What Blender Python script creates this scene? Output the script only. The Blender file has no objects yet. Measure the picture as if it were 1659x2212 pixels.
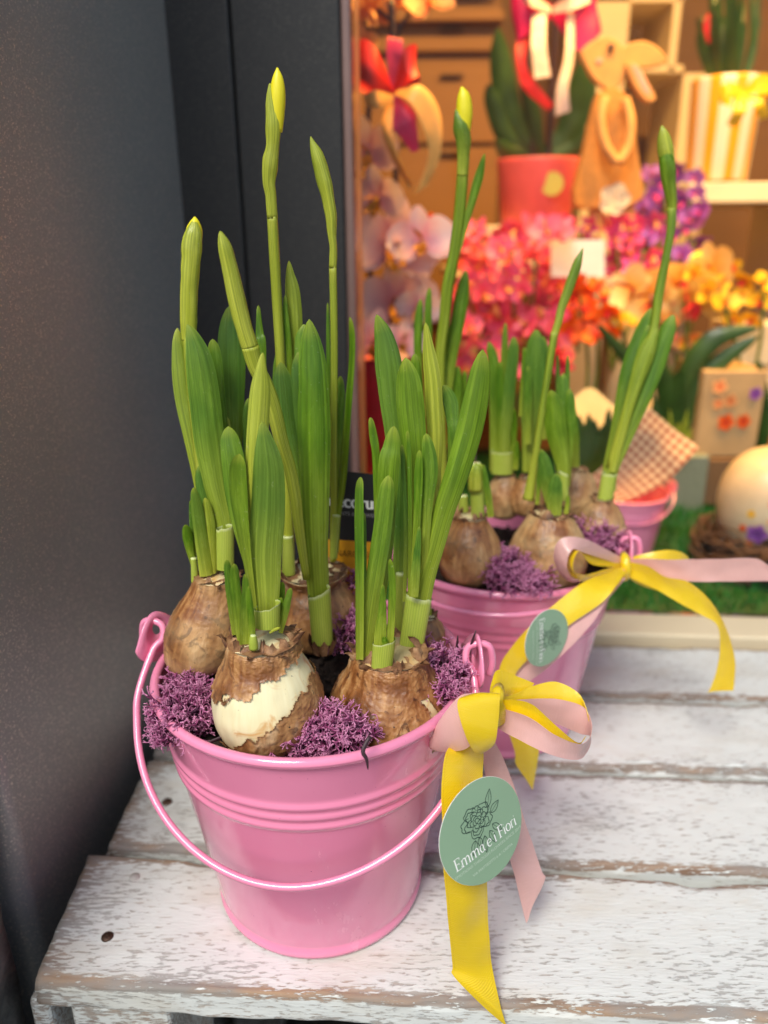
import bpy, math, random
from mathutils import Vector, Matrix, noise as mn
R = math.radians
sc = bpy.context.scene
col = sc.collection

# ------------------------------------------------------------------ camera
CAM = Vector((0, 0, .314)); PITCH = 20.0; ROLL = -.46; F = 1662.0; CU, CV = 829.5, 1106.0
cd = bpy.data.cameras.new('camera'); cam = bpy.data.objects.new('camera', cd); col.objects.link(cam)
MC = Matrix.Rotation(R(90 - PITCH), 3, 'X') @ Matrix.Rotation(R(ROLL), 3, 'Z')
cam.matrix_world = Matrix.Translation(CAM) @ MC.to_4x4()
cd.sensor_fit = 'HORIZONTAL'; cd.sensor_width = 36; cd.lens = 36 * F / 1659
cd.clip_start = .01; cd.clip_end = 500
cd.dof.use_dof = True; cd.dof.focus_distance = .315; cd.dof.aperture_fstop = 7.6
sc.camera = cam
CR_, CUP, CF = MC.col[0].copy(), MC.col[1].copy(), -MC.col[2].copy()
# ------------------------------------------------------------------ light
w = bpy.data.worlds.new('World'); sc.world = w; w.use_nodes = True
nt = w.node_tree; bg = nt.nodes['Background']
sky = nt.nodes.new('ShaderNodeTexSky'); sky.sky_type = 'NISHITA'; sky.sun_disc = False
SUN_EL, SUN_AZ = 52, 205
sky.sun_elevation = R(SUN_EL); sky.sun_rotation = R(SUN_AZ); sky.air_density = 1.0; sky.dust_density = 2.0; sky.ozone_density = .0
nt.links.new(sky.outputs[0], bg.inputs[0]); bg.inputs[1].default_value = .085
sd = bpy.data.lights.new('sun', 'SUN'); sun = bpy.data.objects.new('sun', sd); col.objects.link(sun)
sd.energy = 1.5; sd.angle = R(20); sd.color = (1, .985, .90)
dv = Vector((math.sin(R(SUN_AZ)) * math.cos(R(SUN_EL)), math.cos(R(SUN_AZ)) * math.cos(R(SUN_EL)), math.sin(R(SUN_EL))))
sun.rotation_euler = dv.to_track_quat('Z', 'Y').to_euler()
sc.view_settings.view_transform = 'Standard'; sc.view_settings.look = 'None'; sc.view_settings.gamma = 1
sc.view_settings.exposure = .87
sc.cycles.use_denoising = True
sc.cycles.max_bounces = 8; sc.cycles.transparent_max_bounces = 16; sc.cycles.caustics_reflective = False; sc.cycles.caustics_refractive = False

# ------------------------------------------------------------------ helpers
def ray(u, v):
    return CF + CR_ * ((u - CU) / F) - CUP * ((v - CV) / F)
YO = 0.0                               # extra depth of the group being placed
def at(u, v, Y):
    d = ray(u, v); return CAM + d * ((Y + YO) / d.y)
def px(u, v, Y):                       # metres covered by one display pixel at that depth
    return (Y + YO) / ray(u, v).y / F
def cr(pts, n):                        # Catmull-Rom through tuples
    out = []; m = len(pts)
    for i in range(n):
        t = i / (n - 1) * (m - 1); k = min(int(t), m - 2); f = t - k
        p0, p1, p2, p3 = pts[max(k - 1, 0)], pts[k], pts[k + 1], pts[min(k + 2, m - 1)]
        out.append(tuple(.5 * (2 * b + (c - a) * f + (2 * a - 5 * b + 4 * c - d) * f * f + (3 * b - a - 3 * c + d) * f ** 3) for a, b, c, d in zip(p0, p1, p2, p3)))
    return out
def nz(p, s=1.0): return mn.noise(Vector(p) * s)
ORG = {}
def tag(o, label=None, cat=None, group=None, kind=None, **kw):
    if label: o['label'] = label
    if cat: o['category'] = cat
    if group: o['group'] = group
    if kind: o['kind'] = kind
    for k, v in kw.items(): o[k] = v
    return o
def thing(name, loc, label, cat, group=None):
    o = bpy.data.objects.new(name, None); col.objects.link(o); o.empty_display_size = .01
    o.location = loc; ORG[o.name] = Vector(loc); return tag(o, label, cat, group)
def mesh(name, V, Fc, m, parent=None, uv=None, smooth=True, attr=None, org=None):
    og = ORG[parent.name] if parent else (Vector(org) if org else Vector((0, 0, 0)))
    me = bpy.data.meshes.new(name)
    me.from_pydata([tuple(Vector(p) - og) for p in V], [], Fc)
    if uv:
        l = me.uv_layers.new(name='UVMap'); vi = [0] * len(me.loops); me.loops.foreach_get('vertex_index', vi)
        l.data.foreach_set('uv', [c for i in vi for c in uv[i]])
    if attr:
        for k, vals in attr.items():
            a = me.attributes.new(k, 'FLOAT', 'POINT'); a.data.foreach_set('value', vals)
    me.materials.append(m)
    if smooth: me.polygons.foreach_set('use_smooth', [True] * len(me.polygons))
    me.update()
    o = bpy.data.objects.new(name, me); col.objects.link(o)
    if parent: o.parent = parent
    else: o.location = og
    ORG[o.name] = og
    return o
def share(name, me, parent, M4):       # a piece that shares mesh data
    o = bpy.data.objects.new(name, me); col.objects.link(o); o.parent = parent
    o.matrix_local = Matrix.Translation(-ORG[parent.name]) @ M4; ORG[o.name] = ORG[parent.name]; return o
class MB:
    def __init__(s): s.V, s.F, s.U = [], [], []
    def grid(s, rows, closed=False, uv=None):   # rows of equal length
        b = len(s.V); n = len(rows[0])
        for i, r in enumerate(rows):
            for j, p in enumerate(r):
                s.V.append(tuple(p)); s.U.append(uv(i, j) if uv else (j / max(n - 1, 1), i / max(len(rows) - 1, 1)))
        for i in range(len(rows) - 1):
            for j in range(n if closed else n - 1):
                k = (j + 1) % n; s.F.append((b + i * n + j, b + i * n + k, b + (i + 1) * n + k, b + (i + 1) * n + j))
        return b
    def cap(s, b, n, flip=False):
        f = tuple(range(b, b + n)); s.F.append(f[::-1] if flip else f)
    def tube(s, P, rad, n=8, flat=1.0, caps=True):
        P = [Vector(p) for p in P]; T = [(P[min(i + 1, len(P) - 1)] - P[max(i - 1, 0)]).normalized() for i in range(len(P))]
        ref = Vector((0, 1, 0)) if abs(T[0].y) < .8 else Vector((1, 0, 0))
        S = T[0].cross(ref).normalized(); rows = []
        for i, p in enumerate(P):
            S = (S - T[i] * S.dot(T[i])).normalized(); B = T[i].cross(S)
            r = rad[i] if isinstance(rad, (list, tuple)) else rad
            rows.append([p + S * (r * math.cos(a)) + B * (r * flat * math.sin(a)) for a in [2 * math.pi * k / n for k in range(n)]])
        b = s.grid(rows, True)
        if caps: s.cap(b, n, True); s.cap(b + (len(rows) - 1) * n, n)
    def box(s, c, sz, Rm=None):
        b = len(s.V); h = Vector(sz) / 2
        for x in (-1, 1):
            for y in (-1, 1):
                for z in (-1, 1):
                    p = Vector((x * h.x, y * h.y, z * h.z)); p = Rm @ p if Rm else p
                    s.V.append(tuple(Vector(c) + p)); s.U.append((0, 0))
        for f in ((0, 1, 3, 2), (4, 6, 7, 5), (0, 4, 5, 1), (2, 3, 7, 6), (0, 2, 6, 4), (1, 5, 7, 3)): s.F.append(tuple(b + i for i in f))
    def build(s, name, m, parent=None, smooth=True, **kw):
        return mesh(name, s.V, s.F, m, parent, s.U, smooth, **kw)
def lathe(profile, c, n=64, z0=0):
    rows = [[(c[0] + r * math.cos(2 * math.pi * k / n), c[1] + r * math.sin(2 * math.pi * k / n), c[2] + z) for k in range(n)] for r, z in profile]
    b = MB(); b.grid(rows, True, lambda i, j: (j / n, i / len(rows))); return b
def bevel(o, wd, seg=2):
    md = o.modifiers.new('bevel', 'BEVEL'); md.width = wd; md.segments = seg; md.limit_method = 'ANGLE'; return o

# ------------------------------------------------------------------ materials
def srgb(r, g, b):
    f = lambda c: (c / 255 / 12.92) if c / 255 <= .04045 else ((c / 255 + .055) / 1.055) ** 2.4
    return (f(r), f(g), f(b), 1)
class NT:
    def __init__(s, name):
        s.m = bpy.data.materials.new(name); s.m.use_nodes = True; s.t = s.m.node_tree
        s.b = s.t.nodes['Principled BSDF']; s.out = s.t.nodes['Material Output']
    def n(s, ty, ins=None, **pr):
        k = s.t.nodes.new('ShaderNode' + ty)
        for a, v in pr.items(): setattr(k, a, v)
        for a, v in (ins or {}).items(): s.set(k.inputs[a], v)
        return k
    def set(s, sock, v):
        if isinstance(v, bpy.types.NodeSocket): s.t.links.new(v, sock)
        elif isinstance(v, bpy.types.Node): s.t.links.new(v.outputs[0], sock)
        else: sock.default_value = v
    def p(s, **kw):
        for a, v in kw.items(): s.set(s.b.inputs[a.replace('_', ' ')], v)
        return s
    def coord(s, which='Object', scale=(1, 1, 1), off=None):
        tc = s.n('TexCoord'); mp = s.n('Mapping', {'Vector': tc.outputs[which], 'Scale': scale})
        if off is not None: s.set(mp.inputs['Location'], off)
        return mp.outputs[0]
    def noise(s, vec, scale=5, detail=4, rough=.55, dist=0):
        return s.n('TexNoise', {'Vector': vec, 'Scale': scale, 'Detail': detail, 'Roughness': rough, 'Distortion': dist}).outputs[0]
    def ramp(s, fac, *stops):
        r = s.n('ValToRGB', {'Fac': fac}); e = r.color_ramp.elements
        while len(e) < len(stops): e.new(.5)
        for el, (p, c) in zip(e, stops): el.position = p; el.color = c if len(c) == 4 else (*c, 1)
        return r.outputs[0]
    def mix(s, fac, a, b, bt='MIX'):
        k = s.n('Mix', data_type='RGBA', blend_type=bt); s.set(k.inputs[0], fac); s.set(k.inputs[6], a); s.set(k.inputs[7], b); return k.outputs[2]
    def math(s, op, a, b=0.0, c=None, clamp=False):
        k = s.n('Math', operation=op, use_clamp=clamp); s.set(k.inputs[0], a); s.set(k.inputs[1], b)
        if c is not None: s.set(k.inputs[2], c)
        return k.outputs[0]
    def bump(s, h, strength=.3, dist=.001):
        return s.n('Bump', {'Height': h, 'Strength': strength, 'Distance': dist}).outputs[0]
    def rand(s): return s.n('ObjectInfo').outputs['Random']
    def oattr(s, name): return s.n('Attribute', attribute_type='OBJECT', attribute_name=name).outputs['Fac']
BW = ((0, 0, 0, 1), (1, 1, 1, 1))
def plain(name, c, rough=.5, var=.12, scale=60, **kw):
    k = NT(name); nv = k.noise(k.coord(), scale, 3)
    d = tuple(x * (1 - var * 2) for x in c[:3]) + (1,); l = tuple(min(1, x * (1 + var)) for x in c[:3]) + (1,)
    k.p(Base_Color=k.ramp(nv, (.3, d), (.7, l)), Roughness=rough, **kw); return k.m

def m_leaf():
    k = NT('leaf'); uvn = k.n('UVMap').outputs[0]; sx = k.n('SeparateXYZ', {0: uvn})
    rnd = k.rand()
    st = k.n('CombineXYZ', {0: k.math('MULTIPLY', sx.outputs[0], 16), 1: k.math('MULTIPLY', sx.outputs[1], .9), 2: k.math('MULTIPLY', rnd, 37)})
    n1 = k.noise(st, 1.0, 5, .6); st2 = k.n('CombineXYZ', {0: k.math('MULTIPLY', sx.outputs[0], 2.2), 1: k.math('MULTIPLY', sx.outputs[1], 3.0), 2: k.math('MULTIPLY', rnd, 91)})
    n2 = k.noise(st2, 1.3, 4)
    vein = k.noise(k.n('CombineXYZ', {0: k.math('MULTIPLY', sx.outputs[0], 42), 1: k.math('MULTIPLY', sx.outputs[1], .5), 2: k.math('MULTIPLY', rnd, 53)}), 1.0, 2)
    spk = k.noise(k.coord(), 600, 2)
    green = k.mix(k.math('MULTIPLY_ADD', n2, 2.2, -.6, clamp=True), srgb(68, 118, 14), srgb(142, 182, 40))
    green = k.mix(k.math('MULTIPLY', k.math('MULTIPLY_ADD', rnd, 1.4, -.4, clamp=True), .55), green, srgb(96, 140, 70))
    yg = k.mix(n2, srgb(192, 204, 44), srgb(228, 230, 100))
    bs = k.math('SUBTRACT', 1, k.math('DIVIDE', sx.outputs[1], .62), clamp=True)
    f = k.math('ADD', k.oattr('yel'), k.math('MULTIPLY', bs, .75), clamp=True)
    tip = k.math('MULTIPLY', k.math('SUBTRACT', sx.outputs[1], .93, clamp=True), 9, clamp=True)
    f = k.math('ADD', f, k.math('MULTIPLY', tip, .8), clamp=True)
    c = k.mix(f, green, yg)
    c = k.mix(k.ramp(n1, (.38, BW[0]), (.62, BW[1])), k.mix(.45, c, srgb(40, 72, 16)), c)
    c = k.mix(k.math('MULTIPLY', k.ramp(vein, (.40, BW[1]), (.50, BW[0])), .24), c, srgb(52, 88, 18)); c = k.mix(k.math('MULTIPLY', k.ramp(spk, (.70, BW[0]), (.78, BW[1])), .4), c, srgb(206, 210, 150))
    k.p(Base_Color=c, Roughness=k.math('MULTIPLY_ADD', n2, .22, .15), Normal=k.bump(k.math('ADD', n1, k.math('MULTIPLY', vein, .6)), .35, .0007))
    k.b.inputs['Specular IOR Level'].default_value = .45
    tr = k.n('BsdfTranslucent', {'Color': k.mix(.55, c, srgb(210, 225, 60))}); mx = k.n('MixShader', {0: .25, 1: k.b.outputs[0], 2: tr.outputs[0]})
    k.set(k.out.inputs[0], mx.outputs[0]); return k.m
def m_sheath():
    k = NT('sheath'); sx = k.n('SeparateXYZ', {0: k.n('UVMap').outputs[0]})
    wv = k.math('PINGPONG', k.math('MULTIPLY', sx.outputs[0], 30), 1)
    n = k.noise(k.coord('Object', (1, 1, .3)), 160, 4)
    c = k.mix(n, srgb(146, 168, 40), srgb(190, 198, 92)); c = k.mix(k.ramp(wv, (.0, BW[1]), (.22, BW[0])), c, srgb(112, 136, 40))
    c = k.mix(k.math('MULTIPLY', k.math('SUBTRACT', sx.outputs[1], .92, clamp=True), 11, clamp=True), c, srgb(214, 222, 160))
    k.p(Base_Color=c, Roughness=.4, Normal=k.bump(wv, .15, .0005)); return k.m
def m_petal(): 
    k = NT('daffodil_petal'); n = k.noise(k.coord('UV', (10, 1.5, 1)), 2, 3)
    k.p(Base_Color=k.mix(n, srgb(214, 200, 10), srgb(244, 232, 40)), Roughness=.45); return k.m
def m_flesh():
    k = NT('bulb_flesh'); v = k.coord('Object'); n = k.noise(v, 70, 5, .6, 1); st = k.noise(k.coord('UV', (60, 3, 1)), 1, 4)
    c = k.mix(k.math('MULTIPLY', st, .8), srgb(244, 238, 200), srgb(220, 204, 150)); c = k.mix(k.ramp(n, (.56, BW[0]), (.7, BW[1])), c, srgb(204, 142, 66))
    c = k.mix(k.math('MULTIPLY', k.oattr('tan'), k.ramp(k.noise(v, 40, 5), (.3, BW[0]), (.6, BW[1]))), c, srgb(200, 158, 96))
    c = k.mix(k.ramp(k.noise(v, 420, 3), (.7, BW[0]), (.76, BW[1])), c, srgb(60, 44, 30))
    k.p(Base_Color=c, Roughness=.34, Normal=k.bump(st, .2, .0006)); return k.m
def m_skin():
    k = NT('bulb_skin'); v = k.coord('Object'); st = k.noise(k.coord('UV', (34, 3, 1)), 1, 5, .55, .5); n = k.noise(v, 38, 5, .6, .8); n3 = k.noise(v, 130, 5, .6, 1.2)
    c = k.ramp(k.math('ADD', k.math('MULTIPLY', n, .75), k.math('MULTIPLY', st, .25)), (.33, srgb(74, 42, 24)), (.45, srgb(140, 88, 46)), (.55, srgb(184, 134, 82)), (.66, srgb(224, 194, 150)))
    c = k.mix(k.math('MULTIPLY', k.ramp(st, (.45, BW[1]), (.55, BW[0])), .28), c, srgb(110, 62, 28)); c = k.mix(k.math('MULTIPLY', k.ramp(n3, (.56, BW[0]), (.64, BW[1])), .8), c, srgb(74, 42, 28))
    c = k.mix(k.math('MULTIPLY', k.oattr('pale'), k.ramp(k.noise(v, 32, 4), (.35, BW[0]), (.6, BW[1]))), c, srgb(216, 182, 130))
    c = k.mix(k.ramp(k.noise(v, 480, 3), (.68, BW[0]), (.74, BW[1])), c, srgb(48, 34, 26))
    h = k.math('ADD', k.math('MULTIPLY', st, .25), k.math('ADD', n3, k.math('MULTIPLY', n, .6)))
    k.p(Base_Color=c, Roughness=k.ramp(n, (.3, (.32,) * 3), (.7, (.55,) * 3)), Normal=k.bump(h, .45, .0012)); k.b.inputs['Specular IOR Level'].default_value = .55; return k.m
def m_dry():
    k = NT('dry_skin'); v = k.coord('Object'); st = k.noise(k.coord('UV', (9, 1.2, 1)), 1.5, 5); n = k.noise(v, 110, 5, .6)
    c = k.ramp(n, (.32, srgb(64, 42, 32)), (.5, srgb(132, 92, 62)), (.64, srgb(178, 136, 96)), (.82, srgb(222, 198, 170)))
    k.p(Base_Color=c, Roughness=.55, Normal=k.bump(st, .5, .0012)); return k.m
def m_soil():
    k = NT('potting_soil'); n = k.noise(k.coord(), 350, 5, .7)
    k.p(Base_Color=k.ramp(n, (.35, srgb(24, 17, 13)), (.6, srgb(58, 42, 32)), (.78, srgb(104, 80, 60))), Roughness=.95, Normal=k.bump(n, 1, .003)); return k.m
def m_moss(name, a, b, c):
    k = NT(name); n = k.math('ADD', k.math('MULTIPLY', k.noise(k.coord(), 260, 3), .45), k.math('MULTIPLY', k.noise(k.coord(), 55, 3), .55)); t = k.n('Attribute', attribute_name='tip').outputs['Fac']
    k.p(Base_Color=k.ramp(k.math('ADD', k.math('MULTIPLY', n, .6), k.math('MULTIPLY', t, .5)), (.38, a), (.58, b), (.84, c)), Roughness=.75); return k.m
def m_enamel():
    k = NT('pink_enamel'); n = k.noise(k.coord(), 30, 3)
    nb = k.noise(k.coord(), 900, 2)
    d = k.ramp(k.noise(k.coord(), 700, 2), (.75, BW[0]), (.79, BW[1]))
    c = k.mix(n, srgb(234, 136, 170), srgb(240, 146, 180)); c = k.mix(d, c, srgb(150, 60, 110))
    sm = k.noise(k.coord('Object', (1, 1, .4)), 55, 5, .7); dent = k.noise(k.coord(), 22, 2)
    c = k.mix(k.math('MULTIPLY', k.ramp(sm, (.55, BW[0]), (.75, BW[1])), .16), c, srgb(236, 190, 206))
    k.p(Base_Color=c, Roughness=k.ramp(sm, (.35, (.12,) * 3), (.7, (.3,) * 3)), Normal=k.bump(k.math('ADD', k.math('MULTIPLY', nb, .02), dent), .12, .002), Coat_Weight=.5, Coat_Roughness=.06); return k.m
def m_ribbon(name, a, b, rough=.24):
    k = NT(name); sx = k.n('SeparateXYZ', {0: k.n('UVMap').outputs[0]})
    dg = k.math('ADD', k.math('MULTIPLY', sx.outputs[0], 34), k.math('MULTIPLY', sx.outputs[1], 46)); wv = k.math('PINGPONG', dg, 1)
    ed = k.math('ABSOLUTE', k.math('SUBTRACT', sx.outputs[0], .5)); e2 = k.ramp(ed, (.44, BW[0]), (.455, BW[1]), (.47, BW[0]))
    n = k.noise(k.coord('UV', (2, 90, 1)), 1, 3)
    c = k.mix(k.math('MULTIPLY', wv, .45), a, b); c = k.mix(k.math('MULTIPLY', e2, .45), c, b)
    st = k.math('PINGPONG', k.math('MULTIPLY', sx.outputs[1], 55), 1)
    h = k.math('ADD', wv, k.math('MULTIPLY', e2, k.math('MULTIPLY', st, 2)))
    k.p(Base_Color=c, Roughness=k.math('MULTIPLY_ADD', n, .25, rough - .12), Normal=k.bump(h, .28, .0004), Sheen_Weight=.1, Anisotropic=.6, Coat_Weight=.35, Coat_Roughness=.22)
    k.b.inputs['Specular IOR Level'].default_value = 1.0
    tr = k.n('BsdfTranslucent', {'Color': a}); mx = k.n('MixShader', {0: .2, 1: k.b.outputs[0], 2: tr.outputs[0]}); k.set(k.out.inputs[0], mx.outputs[0]); return k.m
def m_paint():
    k = NT('white_painted_wood'); 
    g = k.noise(k.coord('Object', (150, 760, 760)), 1, 4, .6); g2 = k.noise(k.coord('Object', (24, 110, 110)), 1, 5, .65); big = k.noise(k.coord('Object', (1, 1.8, 1.8)), 13, 6, .6)
    ed = k.n('Attribute', attribute_name='edge').outputs['Fac']
    th = k.math('ADD', k.math('MULTIPLY', big, .38), k.math('MULTIPLY', ed, .22)); th = k.math('ADD', th, k.math('MULTIPLY', g2, .14))
    s = k.math('ADD', g, th); wear = k.math('MULTIPLY', k.ramp(k.math('SUBTRACT', s, .412), (.43, BW[0]), (.50, BW[1])), k.math('MULTIPLY_ADD', ed, .45, .55, clamp=True))
    wood = k.ramp(k.noise(k.coord('Object', (9, 160, 160)), 1, 5), (.3, srgb(112, 84, 62)), (.5, srgb(150, 128, 110)), (.7, srgb(172, 140, 108)))
    wood = k.mix(k.ramp(big, (.45, BW[0]), (.6, BW[1])), wood, srgb(140, 134, 128))
    stain = k.ramp(k.noise(k.coord('Object', (6, 14, 14)), 3, 4), (.5, BW[0]), (.72, BW[1]))
    pt = k.mix(k.math('MULTIPLY', stain, .45), srgb(220, 223, 220), srgb(194, 182, 160)); pt = k.mix(k.math('MULTIPLY', g2, .35), pt, srgb(208, 212, 207))
    k.p(Base_Color=k.mix(wear, pt, wood), Roughness=k.mix(wear, (.5,) * 3 + (1,), (.8,) * 3 + (1,)), Normal=k.bump(k.math('SUBTRACT', k.math('MULTIPLY', g, .6), wear), .55, .0012)); return k.m
def m_metal(name, c, fl=.12, rough=.38, fa=1.0):
    k = NT(name); v = k.n('TexVoronoi', {'Vector': k.coord(), 'Scale': 2000.0}); sp = k.n('SeparateColor', {0: v.outputs['Color']})
    flake = k.ramp(sp.outputs[0], (.90, BW[0]), (.97, BW[1])); n = k.noise(k.coord(), 14, 4)
    tilt = k.n('VectorMath', {0: v.outputs['Color'], 1: (-.5, -.5, -.5)}, operation='ADD'); tl = k.n('VectorMath', {0: tilt.outputs[0], 'Scale': fl}, operation='SCALE')
    nn = k.n('VectorMath', {0: k.n('NewGeometry').outputs['Normal'], 1: tl.outputs[0]}, operation='ADD'); nm = k.n('VectorMath', {0: nn.outputs[0]}, operation='NORMALIZE')
    b = k.mix(n, tuple(x * .85 for x in c[:3]) + (1,), c)
    k.p(Base_Color=k.mix(k.math('MULTIPLY', flake, fa), b, (.95, .86, .74, 1)), Metallic=k.math('MULTIPLY_ADD', flake, .6, .25), Roughness=rough, Normal=nm.outputs[0]); return k.m
def m_glass():
    k = NT('window_glass'); k.t.nodes.remove(k.b); fr = k.n('Fresnel', {'IOR': 1.16})
    mx = k.n('MixShader', {0: fr.outputs[0], 1: k.n('BsdfTransparent').outputs[0], 2: k.n('BsdfGlossy', {'Roughness': .02}).outputs[0]})
    k.set(k.out.inputs[0], mx.outputs[0]); return k.m
def m_check():
    k = NT('gingham'); ck = k.n('TexChecker', {'Vector': k.n('UVMap').outputs[0], 'Scale': 1.0}); sx = k.n('SeparateXYZ', {0: k.n('UVMap').outputs[0]})
    a = k.math('GREATER_THAN', k.math('FRACT', k.math('MULTIPLY', sx.outputs[0], 8)), .5); b = k.math('GREATER_THAN', k.math('FRACT', k.math('MULTIPLY', sx.outputs[1], 8)), .5)
    k.p(Base_Color=k.mix(k.math('MULTIPLY', k.math('ADD', a, b), .5), srgb(214, 184, 146), srgb(136, 62, 44)), Roughness=.8); return k.m
def m_petalmat(name, a, b, tr=.25):
    k = NT(name); sx = k.n('SeparateXYZ', {0: k.n('UVMap').outputs[0]}); n = k.noise(k.coord('UV', (6, 2, 1)), 1.5, 3)
    c = k.mix(k.ramp(k.math('ADD', sx.outputs[1], k.math('MULTIPLY', n, .3)), (.2, BW[0]), (.8, BW[1])), b, a)
    rv = k.math('MULTIPLY_ADD', k.rand(), .5, .75); c = k.mix(1.0, c, k.n('CombineColor', {0: rv, 1: rv, 2: rv}).outputs[0], 'MULTIPLY')
    k.p(Base_Color=c, Roughness=.5); t = k.n('BsdfTranslucent', {'Color': c}); mx = k.n('MixShader', {0: tr, 1: k.b.outputs[0], 2: t.outputs[0]}); k.set(k.out.inputs[0], mx.outputs[0]); return k.m
def m_stripe():
    k = NT('striped_pot'); sx = k.n('SeparateXYZ', {0: k.n('UVMap').outputs[0]}); a = k.math('GREATER_THAN', k.math('FRACT', k.math('MULTIPLY', sx.outputs[0], 9)), .55)
    k.p(Base_Color=k.mix(a, srgb(236, 228, 210), srgb(240, 170, 30)), Roughness=.3); return k.m
def m_stone():
    k = NT('rough_stone'); n = k.noise(k.coord(), 60, 8, .7); n2 = k.noise(k.coord(), 14, 4)
    k.p(Base_Color=k.ramp(n, (.3, srgb(58, 58, 56)), (.55, srgb(112, 110, 104)), (.75, srgb(150, 142, 130))), Roughness=.9, Normal=k.bump(n, 1, .006)); return k.m
def m_wall(name, c): 
    k = NT(name); n = k.noise(k.coord('Object', (1, 1, 4)), 9, 4); k.p(Base_Color=k.mix(n, tuple(x * .75 for x in c[:3]) + (1,), c), Roughness=.6); return k.m

LEAF, SHEATH, PETAL, FLESH, SKIN, DRY, SOIL = m_leaf(), m_sheath(), m_petal(), m_flesh(), m_skin(), m_dry(), m_soil()
MOSS = m_moss('purple_moss', srgb(64, 20, 50), srgb(142, 58, 106), srgb(216, 146, 182))
ENAMEL = m_enamel(); YEL = m_ribbon('yellow_satin', srgb(255, 226, 16), srgb(232, 186, 6)); PNK = m_ribbon('pink_satin', srgb(242, 196, 188), srgb(230, 168, 164))
PAINT = m_paint(); PANEL = m_metal('flecked_grey_metal', srgb(168, 168, 163), .14, .42); FRAME = m_metal('dark_frame_metal', srgb(56, 56, 56), .02, .5, .1); GLASS = m_glass()
STICK = plain('sage_sticker', srgb(142, 172, 142), .28, .03, 20); INK = plain('dark_ink', srgb(56, 78, 70), .4); WINK = plain('white_ink', srgb(244, 246, 240), .4, .02); PINK_ = plain('pale_ink', srgb(196, 214, 194), .4, .02)
WHITE = plain('white_paper', srgb(236, 236, 230), .5, .03); BLACK = plain('black_card', srgb(34, 35, 38), .45, .06); AMBER = plain('amber_card', srgb(226, 158, 30), .45, .05); BROWNINK = plain('brown_ink', srgb(120, 76, 14), .5)
TWIG = plain('dark_twig', srgb(58, 34, 42), .5); NAILM = plain('rusty_nail', srgb(86, 62, 48), .5, .3, 400, Metallic=.5)
GINGHAM = m_check(); STONE = m_stone(); STRIPE = m_stripe()
DKLEAF = plain('dark_leaf', srgb(52, 82, 30), .35, .2, 30); STEMG = plain('green_stem', srgb(96, 110, 40), .5, .2, 40)

# ------------------------------------------------------------------ plant part builders
def blade(parent, pts, Y0, Y1, turn=0, cup=.3, yel=0.0, name='leaf', m=None, tipk=1.5, n=30, na=9, th=.0008):
    S = cr(pts, n); P = []; W = []
    for i, (u, v, wd) in enumerate(S):
        Y = Y0 + (Y1 - Y0) * (i / (n - 1)); P.append(at(u, v, Y)); W.append(max(wd, 1) * px(u, v, Y) / 2 / math.cos(R(turn)))
    sdn = pts[0][0] * .37 + pts[-1][1] * .11; W = [x * (1 + .07 * nz((i * .23, sdn, 1.7))) for i, x in enumerate(W)]; tws = 14 * nz((sdn, 4.1, .3)); L = [0]
    for i in range(1, n): L.append(L[-1] + (P[i] - P[i - 1]).length)
    d = min(max(max(W) * tipk, .002), L[-1] * .5); rows = []; ns = na * 2 - 2
    for i in range(n):
        T = (P[min(i + 1, n - 1)] - P[max(i - 1, 0)]).normalized(); V = (P[i] - CAM).normalized()
        Sd = T.cross(V).normalized()
        if Sd.dot(CR_) < 0: Sd = -Sd
        N = Sd.cross(T)
        if N.dot(V) > 0: N = -N
        tr_ = turn + tws * (2 * i / n - 1); c, s = math.cos(R(tr_)), math.sin(R(tr_)); S2 = Sd * c + N * s; N2 = N * c - Sd * s
        r = L[-1] - L[i]; f = 1 if r > d else math.sqrt(max(0, 1 - ((d - r) / d) ** 2)) ; f = max(f, .02)
        h = W[i] * f; row = []
        for q in range(na):
            x = -1 + 2 * q / (na - 1); wob = .06 * h * nz((P[i].x * 80 + q, P[i].z * 60, 3.3)); row.append(P[i] + S2 * (h * x) - N2 * (cup * h * x * x - wob))
        tt = th * min(1, f * 1.4)
        for q in range(na - 2, 0, -1):
            x = -1 + 2 * q / (na - 1); row.append(P[i] + S2 * (h * x * .97) - N2 * (cup * h * x * x + tt * math.sqrt(1 - x * x) + .0001))
        rows.append(row)
    b = MB(); b.grid(rows, True, lambda i, j: ((j if j < na else 2 * na - 2 - j) / (na - 1), L[i] / L[-1])); b.cap(0, ns, True); b.cap((n - 1) * ns, ns)
    o = b.build(name, m or LEAF, parent); o['yel'] = float(yel); o.data.set_sharp_from_angle(angle=R(62)); return o
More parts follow.
